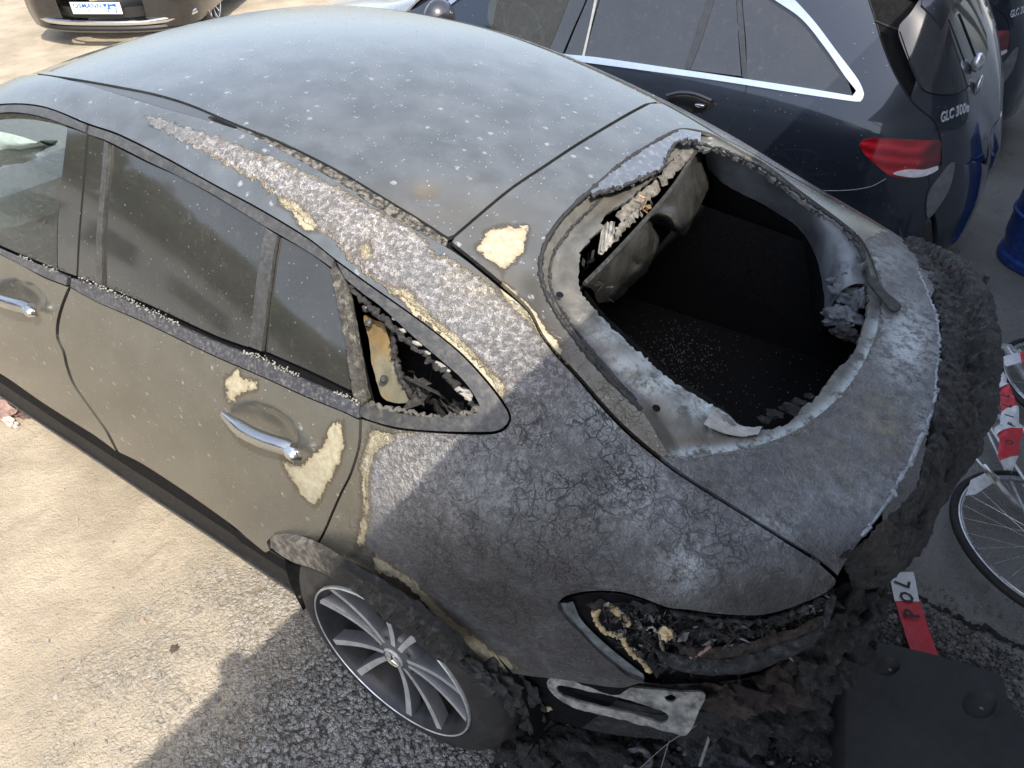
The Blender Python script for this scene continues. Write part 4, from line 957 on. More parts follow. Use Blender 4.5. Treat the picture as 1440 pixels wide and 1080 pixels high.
# --- burnt spoiler: a thick crust of charred plastic round the tail
inn_px = [(1262,338),(1290,380),(1308,420),(1318,450),(1320,480),(1317,530),(1312,590),(1303,640),(1289,681),(1260,718),(1226,752),(1200,775),(1180,783)]
out_px = [(1288,345),(1345,362),(1378,392),(1398,430),(1408,475),(1410,530),(1402,575),(1385,625),(1352,675),(1322,718),(1298,768),(1255,808),(1212,797)]
n_ = 250
Ai = resamp(inn_px, n_); Ao = resamp(out_px, n_)
Zi = np.interp(np.linspace(0, 1, n_), [0, .1, .4, .7, .9, 1], [1.115, 1.13, 1.15, 1.145, 1.12, 1.085]); Zo = np.interp(np.linspace(0, 1, n_), [0, .15, .5, .8, .93, 1], [1.09, 1.09, 1.09, 1.06, 1.01, 1.0])
PI_ = np.array([at(p, 2, z) for p, z in zip(Ai, Zi)]); PO = np.array([at(p, 2, z) for p, z in zip(Ao, Zo)])
ns = 90; V = []
for i in range(n_):
    ct = (PI_[i]+PO[i])/2; ax = (PO[i]-PI_[i])/2; e = math.sin(math.pi*min(1, .06+i/(n_-1)*.94)) ** .3 if i < n_*.9 else 1
    th = .045*min(1, i/6+.2)*min(1, (n_-1-i)/8+.15)
    for j in range(ns):
        a = 2*math.pi*j/ns; ca, sa = math.cos(a), math.sin(a)
        ca = abs(ca)**.75*np.sign(ca); up = .022*abs(sa)**.8*(sa > 0)+(-th*1.4*abs(sa)**.7)*(sa <= 0)
        V.append(ct+ax*ca*1.0+np.array([0, 0, up]))
V = np.array(V); Vn = []
cen = V.reshape(n_, ns, 3).mean(1)
for i in range(n_):
    for j in range(ns):
        p = V[i*ns+j]; d = p-cen[i]; d = d/(np.linalg.norm(d)+1e-9); q = Vector(p)
        h = .017*noise.fractal(q*13, .85, 2.1, 5)+.011*(1-abs(noise.noise(q*30)))**4+.010*(1-abs(noise.noise(q*62+Vector((5, 1, 2)))))**4+.003*noise.fractal(q*95, .6, 2, 3)-.014-.010*max(0, noise.noise(q*24+Vector((3, 3, 3)))-.25)*3
        Vn.append(p+d*h*np.array([.7, .7, 1.0]))
F = [(i*ns+j, (i+1)*ns+j, (i+1)*ns+(j+1) % ns, i*ns+(j+1) % ns) for i in range(n_-1) for j in range(ns)]+[tuple(range(ns)), tuple((n_-1)*ns+j for j in range(ns))[::-1]]
crust, nt, b_ = new_mat('spoiler_crust'); g = NB(nt); n1 = g.noise(11, 8, .7); n2 = g.noise(55, 8, .72); v = g.vor(45, 'F1', g.warp(20, .04))
c0 = g.mix(g.ss(n1, .35, .65), (.018, .0175, .0175), (.065, .062, .058)); c0 = g.mix(g.ss(n2, .55, .75, 0, .8), c0, (.20, .205, .21)); c0 = g.mix(g.ss(g.noise(4.5, 5), .55, .7, 0, .25), c0, (.08, .055, .035))
g.set(b_, Base_Color=c0, Roughness=g.lin(n2, .3, .7, .28, .75), Normal=g.bump(g.m('ADD', g.m('MULTIPLY', n2, 1.6), v), 1, .014))
mk('burnt_spoiler', Vn, F, crust, car, 60)
# pale ragged paint edge where the crust starts
rope('flaked_edge', [(1290,378),(1308,420),(1319,455),(1321,490),(1317,535),(1313,590),(1304,640),(1290,681),(1262,716),(1228,750)], .0042, simple('flaked_edge_grey', (.30, .32, .34), .7, var=.5, scale=60, bump=1, bscale=120, bdist=.004), .0, .0022, 12, n=6)

# --- burnt tail lamp pocket, bumper remains
pk_in = [(790,846),(829,834),(871,835),(904,844),(938,857),(966,860),(1010,866),(1066,868),(1107,860),(1160,836),(1178,820)]
pk_out = [(790,864),(816,891),(843,919),(866,938),(904,959),(960,962),(1010,960),(1060,950),(1110,925),(1160,895),(1200,868)]
def side_pt(px, dep):
    """photo point at a distance dep inside the body skin"""
    uv = S.uv(px); p = S.ev(np.array([uv[0]]), np.array([uv[1]]))[0]; n2_ = S.normal(np.array([uv[0]]), np.array([uv[1]]))[0]
    d = ray(px); c = max(.25, abs(d@n2_)); return p+d*(dep/c)
def side_curve(px, n, dep):
    q = resamp(px, n); return np.array([side_pt(p, dep(i/(n-1)) if callable(dep) else dep) for i, p in enumerate(q)])
nb = 90
A = side_curve(pk_in, nb, .0); A2 = side_curve(pk_in, nb, .07); B = side_curve(pk_out, nb, .0); B2 = side_curve(pk_out, nb, .06)
lampm = simple('lamp_housing_burnt', (.03, .031, .034), .3, var=.8, scale=45, bump=1, bscale=75, bdist=.018, dust=(.55, 50, (.22, .235, .25)))  # pale bluish flecks in the colour stand for glints
loft('lamp_pocket', A, A2, 8, soot_m, car, .0, (0, 0, 1), .003, 30)
loft('lamp_pocket', A2, B2, 26, lampm, car, -.02, (.3, -.6, .6), .016, 20)
loft('lamp_pocket', B2, B, 6, lampm, car, 0, (0, 0, 1), .004, 30)
rock = simple('reddish_char', (.035, .025, .022), .55, var=.8, scale=60, bump=1, bscale=90, bdist=.012, dust=(.4, 50, (.15, .12, .10)))
def band(name, pa, pb, mat, dep, bul=.015, jit=.006, fr=28, n=60, m=12):
    A = side_curve(pa, n, dep); B = side_curve(pb, n, dep); return loft(name, A, B, m, mat, car, bul, (-.4, .5, .7), jit, fr, thick=.004)
band('lamp_rim', [(788,848),(800,880),(830,912),(865,942),(905,962)], [(806,846),(818,872),(845,900),(876,926),(905,948)], simple('lamp_rim_grey', (.12, .135, .14), .55, var=.6, scale=40, bump=.8, bscale=80, bdist=.005, dust=(.6, 30, (.03, .03, .03))), .012, .006, .003)
band('lens_remnant', [(905,895),(930,915),(980,925),(1040,925),(1100,905),(1160,880),(1195,855)], [(925,925),(950,942),(1000,950),(1060,944),(1120,920),(1170,893),(1205,868)], lampm, -.004, .02, .008)
band('melted_lens_layer', [(950,905),(990,912),(1040,905),(1100,888),(1150,868),(1185,850)], [(955,922),(995,932),(1045,926),(1105,905),(1155,885),(1190,864)], rock, .004, .014, .010, 50)
band('lamp_shelf', [(935,860),(975,872),(1010,885),(1060,885),(1120,868),(1165,845)], [(940,885),(975,905),(1010,910),(1060,905),(1120,888),(1175,862)], lampm, .035, .02, .02, 22)
rope3 = lambda name, px, r, mat, dep, jit, sd: None
def srope(name, px, r, mat, dep, jit=.002, sd=1, n=7, flat=None):
    P = side_curve(px, max(8, len(px)*8), dep); q = np.random.default_rng(sd); P = P+q.normal(0, jit, P.shape); k = MB(); k.tube(P, r*q.uniform(.6, 1.4, len(P)), n, flat=flat); return k.obj(name, mat, car, smooth=60)
srope('melted_foam_strand', [(836,862),(850,852),(866,858),(880,870),(882,877)], .0075, cream_m, .02, .002, 1)
srope('melted_foam_strand', [(835,862),(840,876),(852,889),(868,892)], .005, cream_m, .02, .0015, 2)
srope('melted_foam_strand', [(876,893),(880,908),(892,922),(904,930),(915,944)], .0055, cream_m, .012, .0016, 3)
srope('lamp_bracket', [(928,885),(930,905),(938,922),(955,932)], .0065, simple('tan_bracket', (.26, .23, .18), .5, var=.5, scale=60, bump=.8, bscale=90, bdist=.005), .0, .0015, 4, flat=.4)
k = MB(); lumpy(k, side_pt((937,890), 0), .013, 3, 3, .5, 2); k.obj('foam_knob', cream_m, car, smooth=60)
srope('hanging_wire', [(905,885),(918,882),(925,890),(930,886)], .0022, pale_m, .01, .001, 5)
srope('hanging_wire', [(1060,880),(1075,888),(1090,880),(1110,884)], .0022, char_m, .02, .001, 6)
srope('rib_bar', [(966,925),(985,918),(1000,908)], .004, simple('reddish_bar', (.2, .13, .11), .5), .0, .0008, 7)
srope('edge_crease', [(940,858),(975,868),(1010,872),(1068,874),(1110,863),(1160,842)], .006, soot_m, .012, .002, 8)
rg5 = np.random.default_rng(33)
shard_m = [char_m, rock, lampm, soot_m, simple('glinting_scrap', (.2, .2, .2), .2, metal=.8, var=.6), simple('ash_grey_shard', (.14, .14, .14), .7, var=.7, scale=40, bump=1, bscale=80, bdist=.006)]
def shards(name, px, n, dep, size, mats, seed, lab):
    q = np.random.default_rng(seed); poly = np.array(px, float); lo, hi = poly.min(0), poly.max(0); ms = {}
    c = 0
    while c < n:
        p = q.uniform(lo, hi)
        if not inpoly(p[None], poly)[0]: continue
        P = side_pt(p, q.uniform(*dep)) if isinstance(dep, tuple) else at(p, 2, max(.003, q.uniform(*dep[0])))
        i = q.integers(len(mats)); k = ms.setdefault(i, MB())
        a = q.normal(0, size, 3); b = q.normal(0, size*.5, 3); d = q.normal(0, size*.25, 3)
        k.add([P-a, P-a*.3+b, P+a, P+a*.2-b, P+d], [(0, 1, 4), (1, 2, 4), (2, 3, 4), (3, 0, 4)]); c += 1
    for i, k in ms.items(): tag(k.obj(name, mats[i], car, smooth=60), lab, kind='stuff')
shards('lamp_slivers', [(830,850),(900,850),(960,870),(1060,880),(1170,840),(1190,870),(1100,920),(1000,945),(920,945),(870,905)], 900, (.0, .03), .0045, shard_m, 8, 'small glinting slivers of burnt lamp')
shards('lamp_debris', [(830,850),(900,850),(960,870),(1060,880),(1170,840),(1190,870),(1100,920),(1000,945),(920,945),(870,905)], 420, (.0, .05), .012, shard_m, 1, 'flakes of burnt lamp plastic')
# underside: crushed bumper remains, hanging sheets
def lump3(name, px, dep, r, mat, seed, sq=(1, 1, 1), k_=.5, sub=4, z=None):
    k = MB(); lumpy(k, side_pt(px, dep) if z is None else at(px, 2, z), r, seed, sub, k_, 1.7, sq); return k.obj(name, mat, car, smooth=60)
for i, (x, y, r, sq, z, mt) in enumerate(((720,965,.05,(1,.6,1.6),.50,char_m),(690,955,.045,(1.2,.5,1.2),.55,soot_m),(745,985,.04,(.9,.7,1.5),.42,char_m),(745,1010,.035,(.9,.7,1.3),.32,char_m),(1020,975,.055,(1.2,.8,.8),.62,rock),(1085,955,.06,(1,.9,1),.62,rock),(1130,930,.05,(1,.9,1.2),.68,char_m),(1180,875,.055,(.8,1,1.2),.82,char_m),(1215,850,.05,(.8,.9,1.3),.80,soot_m),(1050,1000,.06,(1.2,1,.5),.45,char_m),(1110,985,.07,(1.1,1,.6),.40,soot_m),(1000,1010,.05,(1,.8,.9),.40,char_m),(1160,930,.06,(1,1,1.4),.55,soot_m),(1190,905,.05,(1,1,1.5),.55,char_m),(660,935,.03,(1.5,.5,.6),.60,soot_m))):
    lump3('bumper_remnant', (x, y), 0, r, mt, i+4, sq, .55, z=z)
k = MB(); k.add([at(p, 2, z) for p, z in (((1010,1000),.42),((1075,990),.46),((1090,1015),.38),((1045,1050),.28),((1018,1035),.3))]+[at(p, 2, z-.01) for p, z in (((1010,1000),.42),((1075,990),.46),((1090,1015),.38),((1045,1050),.28),((1018,1035),.3))], [(0,1,2,3,4),(9,8,7,6,5),(0,5,6,1),(1,6,7,2),(2,7,8,3),(3,8,9,4),(4,9,5,0)]); k.obj('hanging_sheet', lampm, car, smooth=False)
for i, (pp, w, mt) in enumerate(((((985,990),(1000,1020),(985,1075)),.010,pale_m),(((960,1000),(945,1030),(930,1078)),.003,pale_m),(((1190,850),(1205,870),(1200,890),(1180,905)),.012,char_m),(((1010,965),(1040,985),(1062,1000)),.008,lampm),(((980,1020),(940,1045),(900,1080)),.002,pale_m))):
    k = MB(); P = np.array([at(p, 2, z) for p, z in zip(pp, np.linspace(.5, .25, len(pp)))]); k.tube(catmull(P, .01), w, 6, flat=.4); k.obj('hanging_strip', mt, car)
# exhaust trim plate: pale burnt metal with a long slot
plate_px = catmull([(770,957),(785,954),(820,958),(860,966),(905,968),(940,972),(990,976),(984,998),(966,1034),(948,1031),(880,1014),(812,997),(788,985),(772,970)], 5, True)
slot_px = catmull([(782,968),(790,964),(830,972),(880,984),(925,997),(940,1006),(938,1014),(928,1016),(880,1002),(820,988),(790,978)], 5, True)
pr = np.array([[.0, .90, .60], [.0, .90, .60]])
def plate_pt(p, off=0):   # plane of the bumper corner
    a = at((775, 960), 1, .90); b = at((985, 985), 1, .775); c_ = at((800, 990), 1, .90)
    n2_ = np.cross(b-a, c_-a); n2_ /= np.linalg.norm(n2_)
    if n2_@ray(p) > 0: n2_ = -n2_
    d = ray(p); t = ((a-CAMPOS)@n2_+off)/(d@n2_); return CAMPOS+t*d, n2_
def flat_piece(name, ptf, outer, holes, mat, par, thick=.008, step=4):
    loops = [outer]+holes; V = [Vector(p) for l in loops for p in l]; E = []; n = 0
    for l in loops: E += [(n+i, n+(i+1) % len(l)) for i in range(len(l))]; n += len(l)
    lo, hi = outer.min(0), outer.max(0); X, Y = np.meshgrid(np.arange(lo[0], hi[0], step), np.arange(lo[1], hi[1], step)); Q = np.stack([X.ravel(), Y.ravel()], 1); kk = inpoly(Q, outer)
    for h in holes: kk &= ~inpoly(Q, h)
    Q = Q[kk]
    for l in loops: Q = Q[segdist(Q, l) > step*.4]
    V += [Vector(p) for p in Q]; r = delaunay_2d_cdt(V, E, [], 0, 1e-5); VV = np.array([list(v) for v in r[0]]); F = np.array([f for f in r[2] if len(f) == 3]); C = VV[F].mean(1); kk = inpoly(C, outer)
    for h in holes: kk &= ~inpoly(C, h)
    F = F[kk]; P = []; N = []
    for p in VV: a, b = ptf(p); P.append(a); N.append(b)
    P = np.array(P); N = np.array(N); a, b, c = P[F[:, 0]], P[F[:, 1]], P[F[:, 2]]
    if np.einsum('ij,ij->i', np.cross(b-a, c-a), N[F[:, 0]]).sum() < 0: F = F[:, ::-1]
    es = {}; 
    for f in F:
        for i in range(3): es[(f[i], f[(i+1) % 3])] = 1
    be = [e for e in es if (e[1], e[0]) not in es]; o = len(P); P2 = np.concatenate([P, P-N*thick])
    Fs = F.tolist()+[[b_+o, a_+o] and [a_, a_+o, b_+o, b_][::-1] for a_, b_ in be]+(F[:, ::-1]+o).tolist()
    return mk(name, P2, Fs, mat, par, 35)
ep = simple('ash_white_plate', (.27, .27, .255), .7, var=.6, scale=34, bump=1, bscale=90, bdist=.006, dust=(.95, 30, (.05, .048, .045)))
def pp_(p):
    a, n2_ = plate_pt(p); return a+n2_*(.004*noise.fractal(Vector(a)*25, .8, 2, 3)), n2_
hole2 = catmull([(935,980),(945,977),(952,982),(946,988),(937,986)], 3, True)
flat_piece('exhaust_trim_plate', pp_, plate_px, [slot_px, hole2], ep, car, .006)
flat_piece('exhaust_slot_back', lambda p: (plate_pt(p, 0)[0]-plate_pt(p)[1]*.045, plate_pt(p)[1]), catmull([(776,962),(860,972),(950,1000),(945,1020),(880,1008),(790,984)], 8, True), [], dark_hole, car, .004, 12)
k = MB(); lumpy(k, at((765,990), 2, .42), .013, 8, 3, .5, 2, (1.8, .8, .6)); k.obj('foam_scrap', cream_m, car)
# rear closing panel under the tail, dark
A = np.array([(-.50,.86,.86),(-.66,.80,.88),(-.80,.70,.9),(-.90,.55,.95),(-.94,.2,.98),(-.95,-.2,.98),(-.9,-.6,.95),(-.8,-.75,.9)]); A = catmull(A, .03); B = A*[.95, .97, 1]-[0, 0, .55]
loft('tail_panel', A, B, 14, soot_m, car, .0, (-1, 0, 0), .03, 9)
A = catmull(np.array([(-.50,.84,.50),(-.70,.76,.50),(-.84,.60,.48),(-.90,.2,.46),(-.9,-.3,.46),(-.84,-.6,.46),(-.6,-.8,.5)]), .03); 
loft('bumper_beam', A, A-[0, 0, .12], 4, char_m, car, .0, (-1, 0, 0), .02, 12, thick=.03)

def arch_pt(p):
    y = np.interp(p[0], [378, 420, 470, 700], [.955, .975, .998, 1.0]); q = at(p, 1, y); w = min(1, max(0, (p[0]-430)/150))
    return q+np.array([0, .010*w*noise.fractal(Vector(q)*28, .8, 2, 4), 0]), np.array([0, 1., 0])
flat_piece('wheel_arch_trim', arch_pt, ARCH, [], arch_m, car, .022, 3)
sill_m = simple('sill_black', (.010, .010, .011), .5, spec=.2, dust=(.2, 60, (.07, .068, .06)))
A = S.pts(SILLPX, 10, -.014); B = np.array([(min(2.6, max(.40, p[0])),   .915, .272) for p in A])
loft('sill_panel', A, B, 6, sill_m, car, -.016, (0, 1, 0))
sb = MB(); P = np.array([(x, .906, .262+.003*math.sin(x*9)) for x in np.linspace(2.6, .41, 14)]); sb.tube(P, .015, 10, flat=.75); sb.obj('side_step', sill_m, car)
sb = MB(); sb.tube(P+[0, .015, .004], .003, 6); sb.obj('step_edge', trim_m, car)
# --- cabin seen through the front door glass
k = MB(); k.box((1.35, .40, .62), (.52, .50, .16), bev=.05); k.box((1.10, .40, .95), (.13, .48, .62), bev=.05); k.box((1.08, .40, 1.30), (.09, .26, .16), bev=.04)
k.obj('front_seat', simple('pale_seat_leather', (.30, .28, .25), .55, var=.2), car)
k = MB(); k.box((1.35, -.40, .62), (.52, .50, .16), bev=.05); k.box((1.10, -.40, .95), (.13, .48, .62), bev=.05); k.obj('front_seat', MATS['pale_seat_leather'], car)
k = MB(); k.box((2.12, 0, .92), (.42, 1.5, .26), bev=.08); k.obj('dashboard', simple('dash_grey', (.11, .12, .115), .5), car)
sw = MB(); cc_ = at((22, 300), 1, .36); 
a = np.linspace(0, 2*math.pi, 49); tilt = .45
ring_ = [cc_+np.array([.185*math.sin(t)*math.sin(tilt), .185*math.cos(t), .185*math.sin(t)*math.cos(tilt)]) for t in a]
sw.tube(ring_, .014, 8, cap=False); sw.box(cc_, (.05, .13, .11), bev=.02)
for t in (math.pi, 0, -math.pi/2): sw.tube([cc_, cc_+np.array([.175*math.sin(t)*math.sin(tilt), .175*math.cos(t), .175*math.sin(t)*math.cos(tilt)])], .012, 6)
sw.obj('steering_wheel', simple('steering_grey', (.22, .23, .22), .4), car)
# deployed curtain airbag and torn roof lining hanging inside
ab = simple('airbag_fabric', (.24, .30, .265), .8, var=.12, scale=12, bump=.6, bscale=26, bdist=.02)
A = np.array([at(p, 1, .715) for p in resamp([(-60,175),(0,185),(30,192),(70,205)], 30)]); B = np.array([at(p, 1, .70) for p in resamp([(-60,235),(0,234),(38,226),(84,198)], 30)])
loft('curtain_airbag', A, B, 14, ab, car, .04, (0, .8, .4), .02, 8)
A = np.array([at(p, 1, .1) for p in resamp([(20,222),(50,215),(78,222)], 20)]); B = np.array([at(p, 1, .1) for p in resamp([(22,262),(50,275),(80,280)], 20)])
loft('passenger_airbag', A, B, 8, simple('airbag_ivory', (.5, .49, .42), .8), car, .03, (0, .8, .4), .015, 9)
k = MB(); k.box((1.4, 0, .28), (2.2, 1.5, .05)); k.obj('cabin_floor', dark_hole, car)

# ------------------------------------------------------------------ dark blue estate-type SUVs parked alongside
def row9(t0, t2, t3, t4, t5, t6, t9):
    """ten section rows from seven given points"""
    L = lambda a, b, k: tuple(a[i]+(b[i]-a[i])*k for i in range(3))
    t7 = L(t6, t9, .22); t7 = (t7[0], t7[1], t7[2]+.006); t8 = L(t6, t9, .55); t8 = (t8[0], t8[1], t8[2]+.006)
    return [t0, L(t0, t2, .48)[:1]+(L(t0, t2, .48)[1]+.008,)+L(t0, t2, .48)[2:], t2, t3, t4, t5, t6, t7, t8, t9]
def std(x, zr, zt, w5=.72, w6=.62, dz=0):
    return row9((x, .91, .27), (x, .945, .68), (x, .935, .94), (x, .90, 1.085), (x, w5, zt), (x, w6, zr), (x, 0, zr+.05))
BST = [row9((3.75,.80,.30),(3.78,.84,.55),(3.75,.82,.75),(3.7,.75,.86),(3.66,.66,.90),(3.65,.55,.92),(3.65,0,.95)),
 row9((3.2,.90,.27),(3.2,.94,.62),(3.2,.92,.84),(3.2,.84,.95),(3.15,.70,1.0),(3.15,.6,1.02),(3.15,0,1.05)),
 row9((2.6,.91,.27),(2.6,.945,.66),(2.6,.93,.90),(2.6,.88,1.04),(2.45,.74,1.13),(2.42,.64,1.15),(2.42,0,1.17)),
 std(2.0,1.46,1.36), std(1.5,1.585,1.47), std(1.1,1.60,1.49), std(.75,1.60,1.495), std(.45,1.595,1.49), std(.2,1.585,1.475), std(0,1.575,1.455), std(-.2,1.555,1.42),
 row9((-.4,.92,.3),(-.42,.93,.68),(-.42,.92,.93),(-.42,.885,1.07),(-.40,.73,1.37),(-.40,.62,1.50),(-.42,0,1.555)),
 row9((-.6,.89,.3),(-.6,.88,.68),(-.58,.865,.93),(-.56,.84,1.07),(-.52,.715,1.32),(-.50,.61,1.43),(-.50,0,1.49)),
 row9((-.75,.80,.32),(-.75,.78,.68),(-.70,.78,.93),(-.67,.77,1.05),(-.61,.69,1.22),(-.585,.59,1.31),(-.59,0,1.37)),
 row9((-.85,.68,.33),(-.86,.66,.64),(-.79,.68,.90),(-.76,.67,1.0),(-.70,.64,1.12),(-.68,.56,1.18),(-.70,0,1.22)),
 row9((-.90,.50,.33),(-.91,.5,.60),(-.855,.52,.83),(-.82,.52,.93),(-.77,.52,1.02),(-.76,.46,1.06),(-.79,0,1.08)),
 row9((-.92,.28,.33),(-.93,.28,.55),(-.89,.28,.72),(-.87,.28,.80),(-.85,.28,.87),(-.84,.25,.90),(-.86,0,.92)),
 row9((-.93,.05,.33),(-.935,.05,.42),(-.935,.05,.5),(-.935,.05,.58),(-.93,.05,.64),(-.925,.04,.68),(-.93,0,.70))]
BY = -2.895
SB = Shell(BST, (0, BY, 0))
bl_m, nt, b_ = new_mat('navy_metallic'); g = NB(nt)
fk = g.noise(900, 2, .5); d1 = g.ss(g.noise(60, 9, .8), .56, .8); d2 = g.ss(g.noise(3, 6, .65), .4, .7)
c0 = g.mix(g.lin(fk, .3, .7), (.012, .018, .030), (.026, .034, .052)); c0 = g.mix(g.m('MULTIPLY', d1, g.lin(d2, 0, 1, .02, .11)), c0, (.42, .42, .40))
vd = g.vor(70, 'F1', g.warp(20, .02)); vcc = g.n('SeparateColor', {0: g.n('TexVoronoi', {'Vector': g.warp(20, .02), 'Scale': 70.}).outputs['Color']}).outputs[0]
spk = g.m('MULTIPLY', g.ss(vd, .13, .07), g.ss(vcc, .9, .93)); c0 = g.mix(spk, c0, (.6, .6, .6))
g.set(b_, Base_Color=c0, Metallic=.45, Roughness=.32, Coat_Weight=1., Coat_Roughness=g.lin(g.m('ADD', d1, spk), 0, 1, .02, .2))
bgl = dusty_glass('privacy_glass', (.018, .021, .026), .12, (.25, .26, .28), .4, 1.3)
chr2 = simple('polished_trim', (.72, .73, .74), .16, metal=1, var=.05)
red_m, nt, b_ = new_mat('tail_lamp_red'); g = NB(nt); xyz = g.n('SeparateXYZ', {0: g.coord()}); wv = g.n('TexWave', {'Vector': g.coord(), 'Scale': 38., 'Distortion': 1.5, 'Detail': 1.}).outputs[1]
wz = g.n('TexWave', {'Vector': g.coord(), 'Scale': 5., 'Distortion': 7., 'Detail': 1.5}, bands_direction='Z').outputs[1]; lc = g.mix(g.ss(wv, .2, .8), (.26, .004, .010), (.50, .012, .022)); lc = g.mix(g.ss(wz, .6, .9, 0, .5), lc, (.12, .003, .008)); lc = g.mix(g.ss(wz, .35, .1, 0, .35), lc, (.62, .05, .07)); lc = g.mix(g.ss(xyz.outputs[0], -.60, -.66, 0, .8), lc, (.05, .004, .008)); lc = g.mix(g.ss(g.noise(30, 6, .7), .60, .7, 0, .5), lc, (.75, .30, .30))  # dark bands and pinkish flecks put lens shading and sheen into the colour
g.set(b_, Base_Color=lc, Roughness=.12, Coat_Weight=1.)
white_l = simple('lamp_clear', (.75, .72, .74), .15, coat=1.)
paintB = bl_m
bc = thing('parked_suv', 'dark blue SUV with chrome window trim parked right beside the burnt car', 'car', (0, BY, 0), group='dark blue SUVs parked in a row')
def bp(name, out_, mat, holes=(), off=0, lip=.012, step=.02, par=None): return SB.panel(name, out_, mat, par or bc, holes=holes, off=off, lip=lip, step=step)
cm = lambda p, s_=9: catmull(p, s_)
# tailgate gap line and side outline
gap = [(1215,-40),(1222,0),(1231,28),(1242,65),(1260,107),(1284,144),(1308,165),(1317,177),(1322,190)]
lampO = [(1208,203),(1213,197),(1226,194),(1261,195),(1300,197),(1322,198),(1322,215),(1320,232),(1305,246),(1284,250),(1255,248),(1237,236),(1217,218)]
uW = SB.uvs(cm([(1070,120),(1127,130),(1207,141),(1213,138),(1214,130),(1207,113),(1177,73),(1147,33),(1117,-1),(1080,-40),(1055,-62)],7)[::1])
x_uv = lambda x, t: np.array([[np.interp(x, SB.ev(np.linspace(0, SB.nu-1, 200), np.full(200, float(t)))[::-1, 0], np.linspace(SB.nu-1, 0, 200)), t]])
ub_ = lambda pts: np.concatenate([x_uv(x, t) for x, t in pts])
# side windows opening, whole
top_t = 5.15
dloU = np.concatenate([SB.uvs(cm([(690,48),(776,72),(843,80),(1000,103),(1127,123),(1203,136)],8)), SB.uvs(cm([(1203,136),(1207,125),(1196,110),(1166,68),(1133,27),(1103,-5)],6))[1:], ub_([(x, top_t-.0) for x in np.linspace(.12, 1.75, 30)])])
bot = .15
side = np.concatenate([ub_([(x, bot) for x in np.linspace(2.6, -.55, 40)]), SB.uvs(cm([(1290,345),(1303,305),(1308,270),(1318,240),(1322,190)],8)), SB.uvs(cm(gap[::-1],8))[1:], ub_([(-.30,5.9),(.2,5.95)]+[(x, 5.95) for x in np.linspace(.3, 1.75, 14)]), ub_([(1.95,5.3),(2.35,4.6),(2.6,4.3)])])
uLamp = SB.uvs(cm(lampO+[lampO[0]],6)[:-1])
bp('body_side', side, bl_m, holes=[dloU, uLamp], step=.028)
lpm = bp('tail_lamp', uLamp, red_m, off=.003, step=.02)
bp('clear_lens', SB.uvs(catmull([(1256,244),(1275,238),(1300,238),(1318,233),(1318,238),(1303,246),(1284,249)],5,True)), white_l, off=.007, lip=.006, step=.02, par=lpm)
# far side, roof, tailgate
bp('body_side', SB.mir(side), bl_m, holes=[SB.mir(dloU)], step=.05)
roofU = np.array([(a, 5.98) for a in np.linspace(3.2, 11.6, 40)]+[(11.6, b) for b in np.linspace(6.1, 11.9, 20)]+[(a, 12.02) for a in np.linspace(11.6, 3.2, 40)]+[(3.2, b) for b in np.linspace(11.9, 6.1, 10)])
bp('roof', roofU, bl_m, step=.04)
sp_o = np.array([(a, 5.6) for a in (10.9, 11.5, 12.2)]+[(12.25, b) for b in np.linspace(5.7, 12.3, 24)]+[(a, 12.4) for a in (12.2, 11.5, 10.9)]+[(11.62, 12.2)]+[(11.64, b) for b in np.linspace(12, 6, 16)]+[(11.6,5.8)])
uGap = SB.uvs(cm(gap,8))
tgO = np.concatenate([np.array([(11.66, 6.0)]), uGap[uGap[:, 0] > 11.6]+[0, .02], SB.uvs(cm([(1324,200),(1324,235),(1318,262),(1312,285)],8)), np.array([(16.2, b) for b in np.linspace(4, 14, 20)]), SB.mir(np.concatenate([uGap[uGap[:, 0] > 11.6]+[0, .02], SB.uvs(cm([(1324,200),(1324,235),(1318,262),(1312,285)],8))])), np.array([(11.66, 12.0)])])
rgl = SB.uvs(catmull([(1263,42),(1276,83),(1291,119),(1300,128),(1324,133),(1347,131),(1362,120),(1364,104),(1358,80),(1347,52),(1334,19),(1322,-8),(1300,-8),(1280,19)],7,True))
bp('tailgate', tgO, bl_m, step=.03)
bp('rear_window', rgl, bgl, off=.005, step=.03)
bp('rear_spoiler', np.array([(11.1,5.75),(11.6,5.65),(12.0,5.6)]+[(12.05,b) for b in np.linspace(5.8,12.2,16)]+[(12.0,12.4),(11.6,12.35),(11.1,12.25)]+[(11.05,b) for b in np.linspace(12,6,14)]), bl_m, off=.012, lip=.02, step=.04)
lw_ = SB.uvs(cm([(1324,200),(1324,235),(1318,262),(1312,285),(1303,305),(1290,345)],8))
bump_o = np.concatenate([lw_, np.array([(17, b) for b in (1., 3., 6., 9., 12., 15., 17.)]), SB.mir(lw_), np.array([(16.2, b) for b in np.linspace(14, 4, 12)])])
# bumper: everything below the lamps round the tail
bum = np.concatenate([SB.uvs(cm([(1305,250),(1312,240),(1319,232)],6)), np.array([(16.1, b) for b in np.linspace(3.4, 14.6, 20)]), SB.mir(SB.uvs(cm([(1305,250),(1312,240),(1319,232)],6))), np.array([(14.5,17.6),(15.5,17.85)]), np.array([(16.8,17.8),(16.95,9),(16.8,.2)]), np.array([(15.5,.15),(14.0,.2)])])
bp('rear_bumper', bum, bl_m, off=.004, step=.04)
bp('bumper_insert', SB.uvs(catmull([(1340,228),(1322,245),(1304,273),(1303,306),(1318,290),(1334,262)],6,True)), simple('satin_bumper_strip', (.22, .22, .23), .35, metal=.6), off=.01, lip=.01, step=.03)
